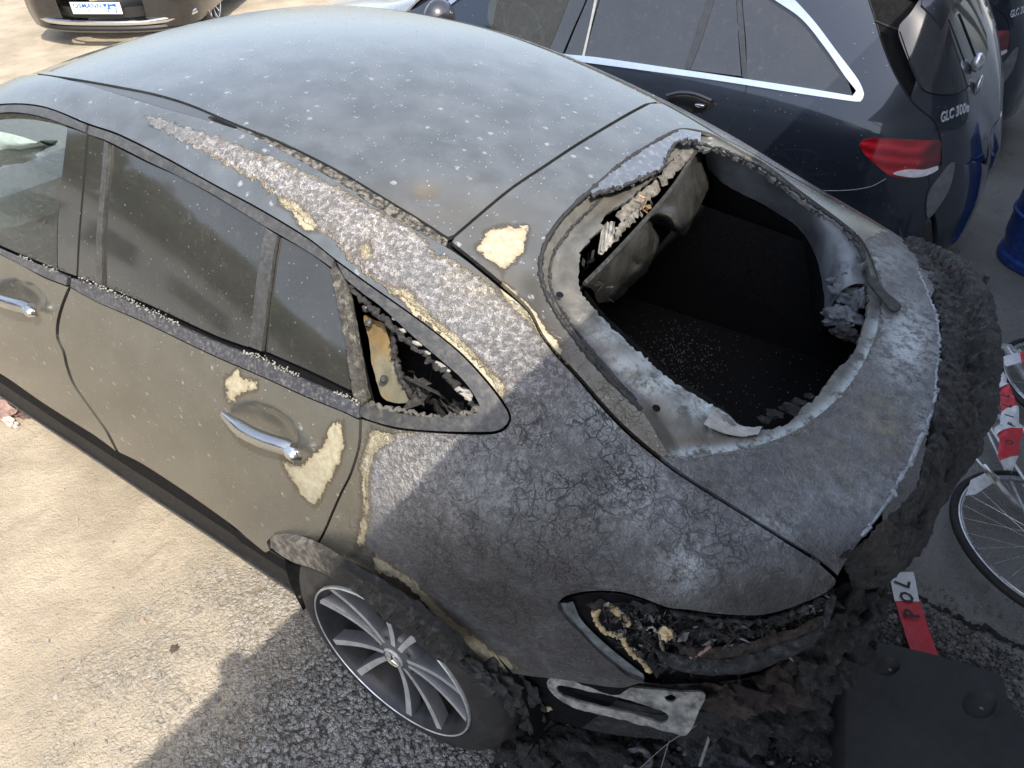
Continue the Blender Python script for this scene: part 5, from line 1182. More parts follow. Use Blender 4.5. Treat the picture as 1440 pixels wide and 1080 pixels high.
# windows
def win_b(name, pts, mat=bgl, off=-.004): return bp(name, SB.uvs(pts), mat, off=off, lip=.006, step=.03)
win_b('rear_quarter_window', np.concatenate([cm([(1050,112),(1127,123),(1199,134)],8), cm([(1199,134),(1190,110),(1160,67),(1127,27),(1087,-8),(1050,-40)],7)[1:], cm([(1046,-40),(1044,0),(1049,60),(1050,108)],9)]))
win_b('rear_door_window', np.concatenate([cm([(822,78),(900,89),(1043,107)],9), cm([(1042,105),(1038,50),(1035,0),(1030,-60)],9), cm([(1025,-75),(940,-85),(860,-60)],12), cm([(858,-50),(843,0),(832,40),(822,76)],9)]))
win_b('b_pillar_trim', np.concatenate([cm([(773,70),(791,75)],6), cm([(791,75),(808,35),(823,0),(838,-50)],9)[1:], cm([(815,-50),(800,0),(787,35),(773,68)],9)]), bgl, .0)
win_b('b_pillar_trim', np.concatenate([cm([(794,76),(819,79)],6), cm([(819,79),(830,40),(842,0),(856,-50)],9)[1:], cm([(841,-50),(826,0),(811,35),(795,74)],9)]), bgl, .0)
win_b('front_door_window', np.concatenate([cm([(600,26),(640,34),(690,50),(772,69)],8), cm([(772,68),(786,35),(799,0),(812,-45)],9)[1:], cm([(790,-60),(720,-50),(672,-15),(650,5),(618,25)],9)]), FG, -.002)
bfr = simple('dark_pillar_strip', (.03, .032, .036), .3)
bp('window_divider', SB.uvs(np.concatenate([cm([(963,97),(975,60),(995,0),(1005,-40)],8), cm([(1015,-40),(1004,0),(985,60),(970,98)],8)])), bfr, off=.001, lip=.004)
bp('door_seam', SB.uvs(np.concatenate([cm([(1036,0),(1039,50),(1044,108)],8), cm([(1051,112),(1047,50),(1043,0)],8)])), bfr, off=.0, lip=.004)
bp('window_seam', SB.uvs(np.concatenate([cm([(840,-20),(830,30),(819,78)],8), cm([(822,79),(833,30),(844,-20)],8)])), simple('grey_seam', (.35,.35,.33), .4, metal=.4), off=.002, lip=.002)
# chrome surround
chx = np.concatenate([cm([(700,49),(776,73),(843,81),(1000,104),(1127,123),(1199,135)],8), cm([(1203,135),(1204,128),(1190,110),(1160,67),(1127,27),(1087,-1),(1060,-22)],6)[1:], cm([(1092,-22),(1117,0),(1147,33),(1177,73),(1207,113),(1215,133),(1210,143),(1203,143)],6), cm([(1195,142),(1127,132),(1000,112),(891,97),(805,85),(770,76),(700,55)],8)[1:]])
bp('chrome_window_trim', SB.uvs(chx), chr2, off=.008, lip=.010, step=.02)
bp('chrome_pillar_trim', SB.uvs(np.concatenate([cm([(612,22),(632,10),(655,-8)],6), cm([(645,-8),(624,8),(604,20)],6)])), chr2, off=.01, lip=.01)
# shut lines, drawn as fine recessed grooves
gm_ = simple('shut_line', (.004, .004, .005), .8)
def groove(px, r=.0028, off=.0, mat=gm_, name='shut_line', par=None):
    P = SB.pts(px, 5, off); k = MB(); k.tube(P, r, 6); return k.obj(name, mat, par or bc)
groove([(1050,118),(1049,128),(1042,147),(1033,165),(1020,187),(1000,215)])
groove([(1213,-35),(1222,0),(1231,28),(1242,65),(1260,107),(1284,144),(1308,165),(1318,178),(1322,198),(1322,235),(1314,262),(1306,285)], .0035)
groove([(1127,267),(1160,268),(1195,267),(1225,262),(1246,251)], .0016, .002, simple('edge_glint', (.3, .3, .3), .4))  # grey line along the bumper crease, a highlight put into the colour
groove([(1231,30),(1245,36),(1262,42)], .006, .002)
groove([(1265,45),(1278,83),(1292,118),(1301,128),(1324,133),(1347,131),(1363,120)], .003, .004)
# handle
k = MB(); P = SB.pts([(941,135),(958,131),(980,133),(1003,142)], 6, .03); k.tube(P, .010, 10, flat=1.3); k.obj('door_handle', simple('gloss_black', (.012, .012, .014), .12, coat=1.), bc)
bp('handle_recess', SB.uvs(catmull([(940,138),(950,130),(980,129),(1002,140),(1004,150),(985,158),(958,154),(944,146)],4,True)), MATS['gloss_black'], off=.003, lip=.0, step=.01)
k = MB(); lumpy(k, SB.pts([(985,148)], off=.012)[0], .016, 2, 3, .08, 1, (1.5, .6, .6)); k.obj('handle_chrome', chr2, bc)
# badge
def textmesh(body, size, ext=.001, bold=.0):
    cu = bpy.data.curves.new('t', 'FONT'); cu.body = body; cu.size = size; cu.extrude = ext; cu.offset = bold; cu.align_x = 'CENTER'; cu.align_y = 'CENTER'; cu.resolution_u = 2
    o = bpy.data.objects.new('t', cu); COL.objects.link(o); dg = bpy.context.evaluated_depsgraph_get(); me = bpy.data.meshes.new_from_object(o.evaluated_get(dg))
    V = np.array([list(v.co) for v in me.vertices]); F = [list(p.vertices) for p in me.polygons]; bpy.data.objects.remove(o); bpy.data.meshes.remove(me); return V, F
def text_on(name, body, size, c, ex, ey, mat, par, bold=.0, ext=.001, sx=1.):
    V, F = textmesh(body, size, ext, bold); ex = np.array(ex)/np.linalg.norm(ex); ey = np.array(ey)-ex*(np.array(ey)@ex); ey /= np.linalg.norm(ey); ez = np.cross(ex, ey)
    P = np.array(c)+np.outer(V[:, 0]*sx, ex)+np.outer(V[:, 1], ey)+np.outer(V[:, 2], ez); return mk(name, P, F, mat, par, False)
silv = simple('badge_silver', (.75, .76, .78), .25, metal=.8)
a, b, c = SB.pts([(1322,166)], off=.012)[0], SB.pts([(1357,152)], off=.012)[0], SB.pts([(1337,148)], off=.012)[0]
text_on('badge_lettering', 'GLC 300e', .062, (a+b)/2, b-a, c-(a+b)/2, silv, bc, .0018, .002, np.linalg.norm(b-a)/.235)
# round chrome emblem handle and rear wiper
k = MB(); cW = SB.pts([(1364,92)], off=.03)[0]; lumpy(k, cW, .042, 3, 3, .05, 1, (.6, 1, 1)); k.obj('wiper_hub', silv, bc)
k = MB(); P = SB.pts([(1364,92),(1352,60),(1338,25)], 8, .03); k.tube(P, .006, 6); k.obj('rear_wiper', gm_, bc)
k = MB(); lumpy(k, SB.pts([(1372,122)], off=.01)[0], .04, 5, 3, .03, 1, (.35, 1, 1.2)); k.obj('tailgate_emblem', silv, bc)
# mirror
k = MB(); lumpy(k, at((617,26), 1, -1.78), .13, 4, 3, .08, .8, (.6, .8, .75)); k.obj('door_mirror', simple('mirror_cap_grey', (.02, .02, .025), .25, coat=.8), bc)
# body floor, bumpers, wheels
k = MB(); k.box((1.4, BY, .36), (4.0, 1.66, .22)); k.obj('underbody', dark_hole, bc)
inB = np.array([(a, .5) for a in np.linspace(1.4, 12, 30)]+[(a, 1.5) for a in (13, 14.2)]+[(15, b) for b in np.linspace(3, 15, 10)]+[(a, 16.5) for a in (14.2, 13)]+[(a, 17.5) for a in np.linspace(12, 1.4, 30)])
bp('gap_backing', inB, dark_hole, holes=[dloU, SB.mir(dloU)], off=-.03, lip=0, step=.06)  # near-black backing added to darken the gaps between panels
wsB = np.array([(a, 5.3) for a in np.linspace(2.2, 3.25, 6)]+[(3.25, b) for b in np.linspace(6, 12, 8)]+[(a, 12.7) for a in np.linspace(3.25, 2.2, 6)]+[(2.2, b) for b in np.linspace(12, 6, 8)])
bp('windscreen', wsB, FG, lip=0, step=.06)
bonn = np.array([(a, 4.3) for a in np.linspace(.1, 2.2, 8)]+[(2.2, b) for b in np.linspace(5, 13, 10)]+[(a, 13.7) for a in np.linspace(2.2, .1, 8)]+[(.1, b) for b in np.linspace(13, 5, 8)])
bp('bonnet', bonn, simple('bonnet_grey', (.20, .21, .22), .3, metal=.3, coat=.6), step=.05)  # pale grey, unlike the navy body
frn = np.array([(a, .2) for a in np.linspace(.02, 2.0, 8)]+[(2.0, 4.25)]+[(a, 4.25) for a in np.linspace(1.9, .02, 8)])
bp('front_wing', frn, bl_m, step=.05); bp('front_wing', SB.mir(frn), bl_m, step=.05)
k = MB(); k.box((3.72, BY, .60), (.12, 1.5, .6), bev=.05); k.obj('front_bumper', bl_m, bc)
bw = (tyre_m, rim_m, rimd_m, hub_m)
for (x, y, s_) in ((0, BY+.935, 1), (0, BY-.935, -1), (2.87, BY+.935, 1), (2.87, BY-.935, -1)): wheel(bc, x, y, .362, s_, .99)
# cabin
gs = simple('cabin_grey', (.10, .105, .11), .6)
k = MB(); k.box((2.15, BY, .95), (.42, 1.5, .22), bev=.07); k.obj('dashboard', gs, bc)
for y in (.40, -.40):
    k = MB(); k.box((1.35, BY+y, .62), (.5, .5, .16), bev=.05); k.box((1.08, BY+y, .95), (.13, .48, .6), bev=.05); k.box((1.06, BY+y, 1.32), (.09, .26, .16), bev=.04); k.obj('front_seat', gs, bc)
k = MB(); cc_ = np.array([1.80, BY+.40, .99]); ring_ = [cc_+np.array([.185*math.sin(t)*.42, .185*math.cos(t), .185*math.sin(t)*.9]) for t in np.linspace(0, 6.2832, 41)]
k.tube(ring_, .015, 8, cap=False); k.box(cc_, (.05, .12, .11), bev=.02); k.tube([cc_-[0, .17, 0], cc_+[0, .17, 0]], .013, 6); k.obj('steering_wheel', gs, bc)
k = MB(); k.box((1.3, BY, .30), (2.4, 1.5, .05)); k.obj('cabin_floor', gm_, bc)
k = MB(); k.add([(2.35, BY+.55, 1.08), (2.1, BY+.2, 1.09), (2.2, BY-.1, 1.09), (2.42, BY+.2, 1.08)], [(0, 1, 2, 3)]); k.obj('paper_on_dashboard', simple('paper', (.7, .72, .7), .8), bc)
# two more of the same kind further along the row
labs = ['dark blue SUV second in the row, its red lamp above the first one\'s bumper', 'dark blue SUV third in the row at the top right edge']
bpy.context.view_layer.update()
for i, (dx, dy) in enumerate(((-.05, -2.40), (-.10, -4.75))):
    c = copy_tree(bc); c.location = (dx, BY+dy, 0); c['label'] = labs[i]

# ------------------------------------------------------------------ black car facing the camera, far left
fwd = np.array([-.563, .827, 0]); fwd /= np.linalg.norm(fwd); lat = np.array([-fwd[1], fwd[0], 0])   # lat: towards the car's left
KC = np.array([7.46, -3.01, 0.])    # centre of the front bumper on the ground
kb = thing('black_car', 'black car with chrome bumper lip and dealer plate, facing the camera at top left', 'car', tuple(KC))
def kp(f, l, z): return KC+fwd*f+lat*l+np.array([0, 0, z])
gb = simple('gloss_black_paint', (.010, .010, .011), .18, coat=1.)
gb2 = simple('black_grille', (.012, .012, .012), .5)
def ksec(f, w, zt, zb, rnd=.75):  # half ring section at distance f behind the front
    P = []
    for l, z in ((w*.96, zb), (w, zb+.12), (w*1.0, zb+.35), (w*.97, zt*.72), (w*.86, zt*.93), (w*.6, zt), (0, zt+.02)): P.append((l, z))
    P = P+[(-l, z) for l, z in P[:-1][::-1]]; return catmull([(-f, l, z) for l, z in P], .07)
def kloft(name, secs, mat, n=None):
    m_ = min(len(s_) for s_ in secs); R_ = []
    for s_ in secs: R_.append(resamp([tuple(p) for p in s_], 60))
    V = [kp(*p) for r in R_ for p in r]; F = [(i*60+j, i*60+j+1, (i+1)*60+j+1, (i+1)*60+j) for i in range(len(R_)-1) for j in range(59)]
    return mk(name, V, F, mat, kb, 50)
kloft('body', [ksec(.02, .45, .62, .22), ksec(.05, .68, .68, .20), ksec(.16, .86, .74, .19), ksec(.4, .92, .82, .19), ksec(.9, .94, .92, .22), ksec(1.5, .94, 1.0, .24), ksec(3.5, .94, 1.0, .24), ksec(4.4, .90, 1.0, .25), ksec(4.7, .75, .9, .3)], gb)
cabs = [[(-1.35, .80, .98), (-1.35, 0, 1.0), (-1.35, -.80, .98)], [(-2.2, .66, 1.36), (-2.2, 0, 1.42), (-2.2, -.66, 1.36)], [(-3.2, .66, 1.38), (-3.2, 0, 1.44), (-3.2, -.66, 1.38)], [(-4.3, .74, 1.0), (-4.3, 0, 1.02), (-4.3, -.74, 1.0)]]
R_ = [catmull([(s_[0][0], s_[0][1]+.12, .97)]+s_+[(s_[0][0], -s_[0][1]-.12, .97)], .1) for s_ in cabs]; R_ = [resamp([tuple(p) for p in r], 24) for r in R_]
mk('cabin', [kp(*p) for r in R_ for p in r], [(i*24+j, i*24+j+1, (i+1)*24+j+1, (i+1)*24+j) for i in range(3) for j in range(23)], bgl, kb, 40)
def fr_curve(w, z, f0=.0, n=41):   # curve round the bumper nose
    return np.array([kp(f0-.34*abs(l/w)**3.2+.0, l, z) for l in np.linspace(-w, w, n)])
k = MB(); P = fr_curve(.90, .255, .06); P[:, 2] += .055*np.abs(np.linspace(-1, 1, 41))**6; k.tube(P, .022, 8, flat=1.2); k.obj('chrome_lip', chr2, kb)
k = MB(); P = fr_curve(.86, .20, .05); k.tube(P, .03, 8); k.obj('lower_lip', gb2, kb)
k = MB(); P = fr_curve(.90, .17, .02); k.tube(P, .018, 8); k.obj('splitter_edge', simple('grey_splitter', (.25, .25, .25), .35, metal=.6), kb)
k = MB(); V = np.concatenate([fr_curve(.6, .30, .045), fr_curve(.62, .40, .045)]); k.add(V, [(i, i+1, i+42, i+41) for i in range(40)]); k.obj('lower_grille', gb2, kb)
k = MB(); V = np.concatenate([fr_curve(.40, .56, .03), fr_curve(.45, .74, -.02)]); k.add(V, [(i, i+1, i+42, i+41) for i in range(40)]); k.obj('upper_grille', gb2, kb)
for s_ in (-1, 1):
    k = MB(); lumpy(k, kp(-.22, s_*.70, .64), .13, 2, 3, .05, 1, (1, 1, .5)); k.obj('headlight', simple('headlight_glass', (.3, .32, .34), .1, coat=1.), kb)
for (f, l) in ((-.86, .84), (-.86, -.84), (-3.75, .84), (-3.75, -.84)):
    # wheels modelled about y, then turned to the car's heading
    w = wheel(kb, KC[0], KC[1], .34, 1, .92); 
    ang = math.atan2(fwd[1], fwd[0])
    sgn = 1 if l > 0 else -1
    objs = [w]+list(w.children); pos = kp(f, l+sgn*.06, 0)-KC
    for o in objs:
        me = o.data; n_ = len(me.vertices); co = np.empty(n_*3, np.float32); me.vertices.foreach_get('co', co); co = co.reshape(-1, 3)
        if sgn < 0: co[:, 1] *= -1; co[:, 0] *= -1
        c_, s2 = math.cos(ang), math.sin(ang); q = co.copy(); q[:, 0] = co[:, 0]*c_-co[:, 1]*s2+pos[0]; q[:, 1] = co[:, 0]*s2+co[:, 1]*c_+pos[1]; me.vertices.foreach_set('co', q.ravel()); me.update()
# dealer plate

pc = kp(.085, 0, .405)
def plate_box(name, c, w, h, mat, off, par=kb):
    n_ = fwd; V = [c+lat*sx*w/2+np.array([0, 0, sz*h/2])+n_*(off+o2) for o2 in (0, -.008) for sx, sz in ((-1, -1), (1, -1), (1, 1), (-1, 1))]
    return mk(name, V, [(0, 1, 2, 3), (7, 6, 5, 4), (0, 4, 5, 1), (1, 5, 6, 2), (2, 6, 7, 3), (3, 7, 4, 0)], mat, par, False)
pl = plate_box('number_plate', pc, .53, .125, simple('plate_black_frame', (.02, .02, .02), .4), .0)
plate_box('plate_face', pc, .515, .11, simple('plate_white', (.78, .80, .82), .4), .003, pl)
bluem = simple('print_blue', (.02, .10, .38), .5); greym = simple('print_grey', (.22, .25, .30), .5)
text_on('plate_lettering', 'OSMANN', .062, pc+fwd*.006+lat*-.085+np.array([0, 0, .022]), lat, (0, 0, 1), bluem, pl, .0012, .0005, 1.12)
text_on('plate_lettering', 'AUTOMOBILE', .034, pc+fwd*.006+lat*-.085+np.array([0, 0, -.026]), lat, (0, 0, 1), greym, pl, .0004, .0005, 1.38)
for (l, z, w, h) in ((.10, .03, .035, .03), (.135, .018, .02, .05), (.165, .028, .04, .018), (.20, .03, .03, .03), (.16, -.005, .13, .008), (.12, -.028, .012, .03), (.20, -.028, .012, .03), (.16, -.035, .09, .006)):
    k = MB(); c = pc+fwd*.006+lat*l+np.array([0, 0, z]); V = [c+lat*sx*w/2+np.array([0, 0, sz*h/2]) for sx, sz in ((-1, -1), (1, -1), (1, 1), (-1, 1))]; mk('plate_logo_mark', V, [(0, 1, 2, 3)], bluem, pl, False)

# ------------------------------------------------------------------ blue barrel at the right edge
bar = thing('barrel', 'blue plastic barrel cut off by the right edge of the photo', 'barrel', (-1.42, -3.30, 0))
bm_ = simple('barrel_blue', (.012, .055, .26), .38, bump=.1, bscale=40, dust=(.15, 30, (.3, .32, .34)))
k = MB(); k.lathe([(.001,0),(.27,0),(.285,.015),(.285,.05),(.272,.065),(.272,.10),(.29,.16),(.295,.45),(.29,.74),(.275,.80),(.275,.82),(.288,.835),(.288,.87),(.27,.885),(.001,.885)], 48); V = np.array(k.V)[:, [0, 2, 1]]+[-1.42, -3.30, 0]; mk('drum', V, [f[::-1] for f in k.F], bm_, bar, 40)
k = MB()
for z in (.30, .58):
    k = MB(); k.lathe([(.292,-.016),(.303,-.008),(.303,.008),(.292,.016)], 48); V = np.array(k.V)[:, [0, 2, 1]]+[-1.42, -3.30, z]; mk('drum_rib', V, [f[::-1] for f in k.F], bm_, bar, 40)

# ------------------------------------------------------------------ bicycle lying on its side
bk = thing('bicycle', 'silver bicycle lying on its side on the asphalt behind the burnt tail', 'bicycle', (-1.56, -.80, 0))
alu = simple('bare_aluminium', (.62, .63, .64), .28, metal=.9, dust=(.3, 30, (.35, .35, .34)))
silf = simple('silver_frame_paint', (.55, .57, .58), .3, metal=.5, coat=.5)
tb = simple('bicycle_tyre', (.02, .02, .02), .7, bump=.3, bscale=200)
def cwheel(c, tiltx, tilty, r=.345):
    c = np.array(c); ex = np.array([math.cos(tilty), 0, math.sin(tilty)]); ey = np.array([0, math.cos(tiltx), math.sin(tiltx)]); ey -= ex*(ey@ex); ey /= np.linalg.norm(ey); ez = np.cross(ex, ey)
    A = np.linspace(0, 2*math.pi, 97)[:-1]
    def tor(R, rr, rz, nn=10):
        V = []; 
        for a in A:
            for b in range(nn):
                t = 2*math.pi*b/nn; V.append(c+(R+rr*math.cos(t))*(math.cos(a)*ex+math.sin(a)*ey)+rz*math.sin(t)*ez)
        return V, [(i*nn+j, ((i+1) % 96)*nn+j, ((i+1) % 96)*nn+(j+1) % nn, i*nn+(j+1) % nn) for i in range(96) for j in range(nn)]
    w = mk('wheel', *tor(r-.022, .009, .011), alu, bk, 50); mk('rim', *tor(r-.030, .006, .012), alu, w, 50); mk('tyre', *tor(r-.004, .015, .015), tb, w, 50)
    k = MB(); k.tube([c-ez*.045, c-ez*.03, c, c+ez*.03, c+ez*.045], [.008, .024, .014, .024, .008], 14); k.obj('hub', alu, w)
    for i in range(28):
        a = i*2*math.pi/28; sg = 1 if i % 2 else -1; b = a+(.55 if (i//2) % 2 else -.55)
        k = MB(); k.tube([c+ez*sg*.028+.022*(math.cos(b)*ex+math.sin(b)*ey), c+(r-.034)*(math.cos(a)*ex+math.sin(a)*ey)], .0012, 4, cap=False); k.obj('spoke', alu, w)
    return w
C1 = (-1.56, -.80, .075); C2 = (-1.60, -1.87, .10)
cwheel(C1, .0, .10); cwheel(C2, -.05, .06)
def ftube(name, a, b, r, mat=silf, mid=None):
    k = MB(); P = [a, b] if mid is None else [a, mid, b]; k.tube(catmull(P, .03) if mid is not None else P, r, 12); return k.obj(name, mat, bk)
BB = (-1.62, -1.26, .15); SEAT = (-1.20, -1.38, .16); HEAD = (-1.16, -1.86, .17); HEADL = (-1.26, -1.90, .17)
ftube('seat_tube', BB, (-1.10, -1.40, .16), .016); ftube('down_tube', BB, HEADL, .019); ftube('top_tube', SEAT, HEAD, .016); ftube('head_tube', (-1.12, -1.85, .17), (-1.28, -1.90, .17), .021)
for s_ in (-1, 1):
    ftube('chain_stay', BB, (C1[0], C1[1], C1[2]+s_*.06), .009); ftube('seat_stay', SEAT, (C1[0], C1[1], C1[2]+s_*.06), .007); ftube('fork_blade', HEADL, (C2[0], C2[1], C2[2]+s_*.05), .010)
k = MB(); c = np.array(BB)+[0, 0, .05]
k.tube([c-[0, 0, .012], c+[0, 0, .012]], .09, 36); k.obj('chainring', blk_m, bk)
k = MB(); k.tube([c, c+[.10, .12, .02]], .010, 8); k.box(c+[.12, .15, .03], (.09, .06, .025)); k.obj('crank', alu, bk)
k = MB(); k.tube([(-1.05, -1.42, .16), (-1.02, -1.30, .17), (-1.0, -1.18, .17)], [.055, .04, .02], 12, flat=.6); k.obj('saddle', blk_m, bk)
ftube('handlebar', (-1.06, -1.84, -.0+.05), (-1.06, -1.84, .52), .012, blk_m)
k = MB(); P = [at((1370,668), 2, .17), at((1398,668), 2, .19), at((1425,690), 2, .18)]; 
P = [at((1384,655), 2, .2), at((1395,668), 2, .2), at((1412,690), 2, .17), at((1432,712), 2, .12)]; k.tube(P, .010, 8); k.obj('luggage_rack_bar', alu, bk)
k = MB(); k.tube([p+np.array([.03, -.02, 0]) for p in P], .007, 8); k.obj('luggage_rack_bar', alu, bk)
mk('mudguard_tip', [at((1365,675), 2, .13), at((1392,662), 2, .14), at((1408,672), 2, .13), at((1372,695), 2, .12), at((1358,697), 2, .12)]+[at((1365,675), 2, .12), at((1392,662), 2, .13), at((1408,672), 2, .12), at((1372,695), 2, .11), at((1358,697), 2, .11)], [(0,1,2,3,4),(9,8,7,6,5),(0,5,6,1),(1,6,7,2),(2,7,8,3),(3,8,9,4),(4,9,5,0)], simple('white_plastic', (.72, .73, .74), .4), bk, False)

# ------------------------------------------------------------------ barrier tape
redm = simple('tape_red', (.62, .035, .055), .45, var=.12, dust=(.35, 50, (.4, .2, .19))); whm = simple('tape_white', (.74, .76, .78), .45, var=.08, dust=(.3, 40, (.45, .45, .45))); ink = simple('tape_ink', (.03, .03, .035), .6)
def tape(name, label, quads, texts, wob=.004):
    """quads: (colour, [4 px corners], [4 heights]); a crumpled ribbon with colour fields"""
    t = thing(name, label, 'barrier tape', tuple(at(quads[0][1][0], 2, quads[0][2][0])*[1, 1, 0]))
    for mt, c, z in quads:
        P = [at(p, 2, h) for p, h in zip(c, z)]; n_ = 8; V = []
        for i in range(n_+1):
            for j in range(5):
                u, v = i/n_, j/4; p = (P[0]*(1-v)+P[1]*v)*(1-u)+(P[3]*(1-v)+P[2]*v)*u; V.append(p+np.array([0, 0, wob*noise.noise(Vector(p)*32)+(.5*wob if 0 < j < 4 else 0)]))
        mk('tape_field', V, [(i*5+j, i*5+j+1, (i+1)*5+j+1, (i+1)*5+j) for i in range(n_) for j in range(4)], mt, t, 60)
    for body, px, up, rt, z, size, sx in texts:
        c = at(px, 2, z); ey = c-at(up, 2, z); ex = at(rt, 2, z)-c; text_on('tape_lettering', body, size, c, ex, ey, ink, t, .0016, .0003, sx)
    return t
tape('barrier_tape', 'flat red and white barrier tape lettered POL on the ground by the black panel',
 [(whm, [(1250,806),(1285,804),(1293,846),(1258,845)], [.012]*4), (redm, [(1258,845),(1293,846),(1322,930),(1284,925)], [.012, .012, .03, .03]), (redm, [(1284,925),(1322,930),(1345,985),(1305,990)], [.01]*4)],
 [('L', (1270,820), (1290,817), (1273,805), .018, .07, .95), ('O', (1276,840), (1296,838), (1273,828), .018, .062, .9), ('P', (1283,863), (1303,859), (1278,851), .028, .07, .95)], .003)
tape('barrier_tape', 'crumpled red and white police tape hanging over the bicycle wheel',
 [(whm, [(1408,524),(1412,524),(1420,545),(1404,545)], [.34]*4), (redm, [(1404,545),(1420,545),(1431,572),(1408,580)], [.33, .34, .33, .30]), (whm, [(1408,580),(1431,572),(1438,603),(1405,606)], [.31, .33, .30, .31]), (redm, [(1405,606),(1438,603),(1433,640),(1404,650)], [.31, .30, .27, .29]), (whm, [(1407,648),(1433,640),(1421,668),(1418,664)], [.29, .27, .25, .25]), (whm, [(1397,603),(1412,596),(1414,604),(1402,609)], [.31]*4)],
 [('L', (1414,556), (1424,558), (1416,546), .352, .04, 1), ('L', (1417,570), (1428,573), (1420,560), .352, .04, 1), ('I', (1420,585), (1432,587), (1422,575), .35, .04, 1), ('P', (1423,597), (1435,599), (1425,587), .345, .035, 1), ('O', (1420,622), (1432,624), (1422,612), .335, .035, 1)], .02)
tape('barrier_tape', 'short white and red piece of tape wound on the bicycle frame tube',
 [(whm, [(1410,502),(1434,496),(1437,510),(1414,516)], [.22]*4), (redm, [(1434,496),(1460,488),(1462,506),(1437,510)], [.22]*4)], [], .008)

# ------------------------------------------------------------------ black plastic undertray on the ground
ut = thing('plastic_undertray', 'black moulded plastic panel with two round dimples lying at the bottom right', 'plastic panel', tuple(at((1300,1000), 2, .04)*[1, 1, 0]))
po = catmull([(1177,909),(1184,903),(1199,893),(1202,905)],4).tolist()+catmull([(1202,908),(1203,918),(1209,925),(1222,926),(1230,920),(1235,902)],3).tolist()+catmull([(1235,902),(1320,922),(1402,946),(1411,953),(1415,970),(1419,985),(1440,1010),(1500,1070)],6).tolist()+[(1560,1250),(1150,1250)]+catmull([(1160,1150),(1170,1060),(1175,980),(1177,911)],8).tolist()
po = np.array(po); um = simple('undertray_black', (.026, .027, .0275), .48, var=.3, scale=6, bump=.5, bscale=260, bdist=.003, dust=(.5, 30, (.07, .07, .066)))
def up_(p):
    q = at(p, 2, .075); z = 0
    for (x, y, rx, ry) in ((1247,937,17,14),(1378,991,25,19)):
        d = math.hypot((p[0]-x)/rx, (p[1]-y)/ry); z += -.016*(1-min(1, d)**2.2 if d < 1 else 0)+.004*math.exp(-((d-1.1)/.18)**2)
    e = max(0, 1-(p[0]-1177-max(0, (p[1]-960)*-.02))/14); z -= .03*e*e
    return q+np.array([0, 0, z+.003*noise.noise(Vector(q)*5)]), np.array([0, 0, 1.])
flat_piece('moulded_tray', up_, po, [], um, ut, .012, 3.2)
for (x, y) in ((1252,942),(1380,996)):
    k = MB(); lumpy(k, at((x, y), 2, .062), .0045, x, 2, .2, 1, (1.4, 1, .4)); k.obj('fixing_clip', pale_m, ut)

# ------------------------------------------------------------------ burnt debris on the ground
rgd = np.random.default_rng(77)
zone = np.array([(690,1080),(745,1020),(800,1005),(880,1020),(960,1040),(990,1000),(1100,975),(1160,925),(1178,910),(1172,1080),(1165,1110),(690,1110)], float)
ms = {}; c = 0
dm = [char_m, soot_m, lampm, rock, simple('ash_grey_crumb', (.16, .165, .17), .85, var=.6, scale=50, bump=.6, bscale=160)]
while c < 2600:
    p = rgd.uniform((690,915), (1178,1110))
    if not inpoly(p[None], zone)[0]: continue
    i = rgd.choice(5, p=[.34,.34,.12,.08,.12]); r = min(.03, .003+rgd.exponential(.0045)); k = ms.setdefault(i, MB()); P = gnd(*p)+[0, 0, r*.3]
    a = rgd.uniform(-1, 1, (6, 3))*.45; b = np.array([(1,0,0),(0,1,0),(-1,0,0),(0,-1,0),(0,0,.8),(0,0,-.8)])+a; k.add(P+b*r, [(0,1,4),(1,2,4),(2,3,4),(3,0,4),(1,0,5),(2,1,5),(3,2,5),(0,3,5)]); c += 1
V = []; F = []
for i, k in ms.items(): tag(k.obj('burnt_debris', dm[i], smooth=False), 'black charred crumbs and ash spread on the ground under the burnt tail', kind='stuff')
def dlump(name, label, px, r, mt, seed, sq, z=None):
    k = MB(); c = gnd(*px)+[0, 0, r*sq[2]*.5]; lumpy(k, c, r, seed, 4, .5, 1.8, sq); o = k.obj(name, mt, smooth=60); return tag(o, label, 'debris')
dlump('charred_chunk', 'black charred chunk on the ground left of the pale slotted plate', (735,1055), .06, char_m, 2, (1.4, 1, .6))
dlump('charred_chunk', 'wide black melted clump at the bottom edge under the slotted plate', (830,1062), .07, soot_m, 3, (1.6, 1, .4))
dlump('charred_chunk', 'shiny black lump on the ground beneath the burnt tail lamp', (1010,1065), .07, lampm, 4, (1.4, 1, .6))
dlump('charred_chunk', 'charred clump lying against the left edge of the black plastic panel', (1135,1030), .075, char_m, 5, (1, 1.3, .5))
dlump('charred_chunk', 'sooty clump under the corner of the burnt spoiler', (1150,955), .06, soot_m, 6, (1, 1, .8))
# burnt bracket ring
k = MB(); P = [gnd(895+20*math.cos(t), 1068+14*math.sin(t), .03)+rgd.normal(0, .002, 3) for t in np.linspace(0, 6.28, 30)]; k.tube(P, .008, 6); tag(k.obj('burnt_ring', MATS['ash_grey_shard'], smooth=60), 'ash grey ring shaped bracket on the ground at the bottom edge', 'debris')
k = MB(); P = [gnd(1216,922,.02), gnd(1205,905,.05), gnd(1205,890,.07), gnd(1218,868,.08), gnd(1228,850,.10)]; k.tube(catmull(P, .01), .006, 8); tag(k.obj('bent_rod', blk_m), 'thin bent black rod standing between the black panel and the burnt tail', 'debris')
dlump('dark_clod', 'small dark brown clod on the sunlit sandy ground', (245,913), .011, simple('dark_clod', (.06, .045, .035), .9), 8, (1, 1.3, .5))
dlump('small_pebble', 'small flat pebble on the sunlit ground above the dark clod', (201,874), .010, simple('brown_pebble', (.24, .19, .14), .9), 9, (1.6, .8, .6))
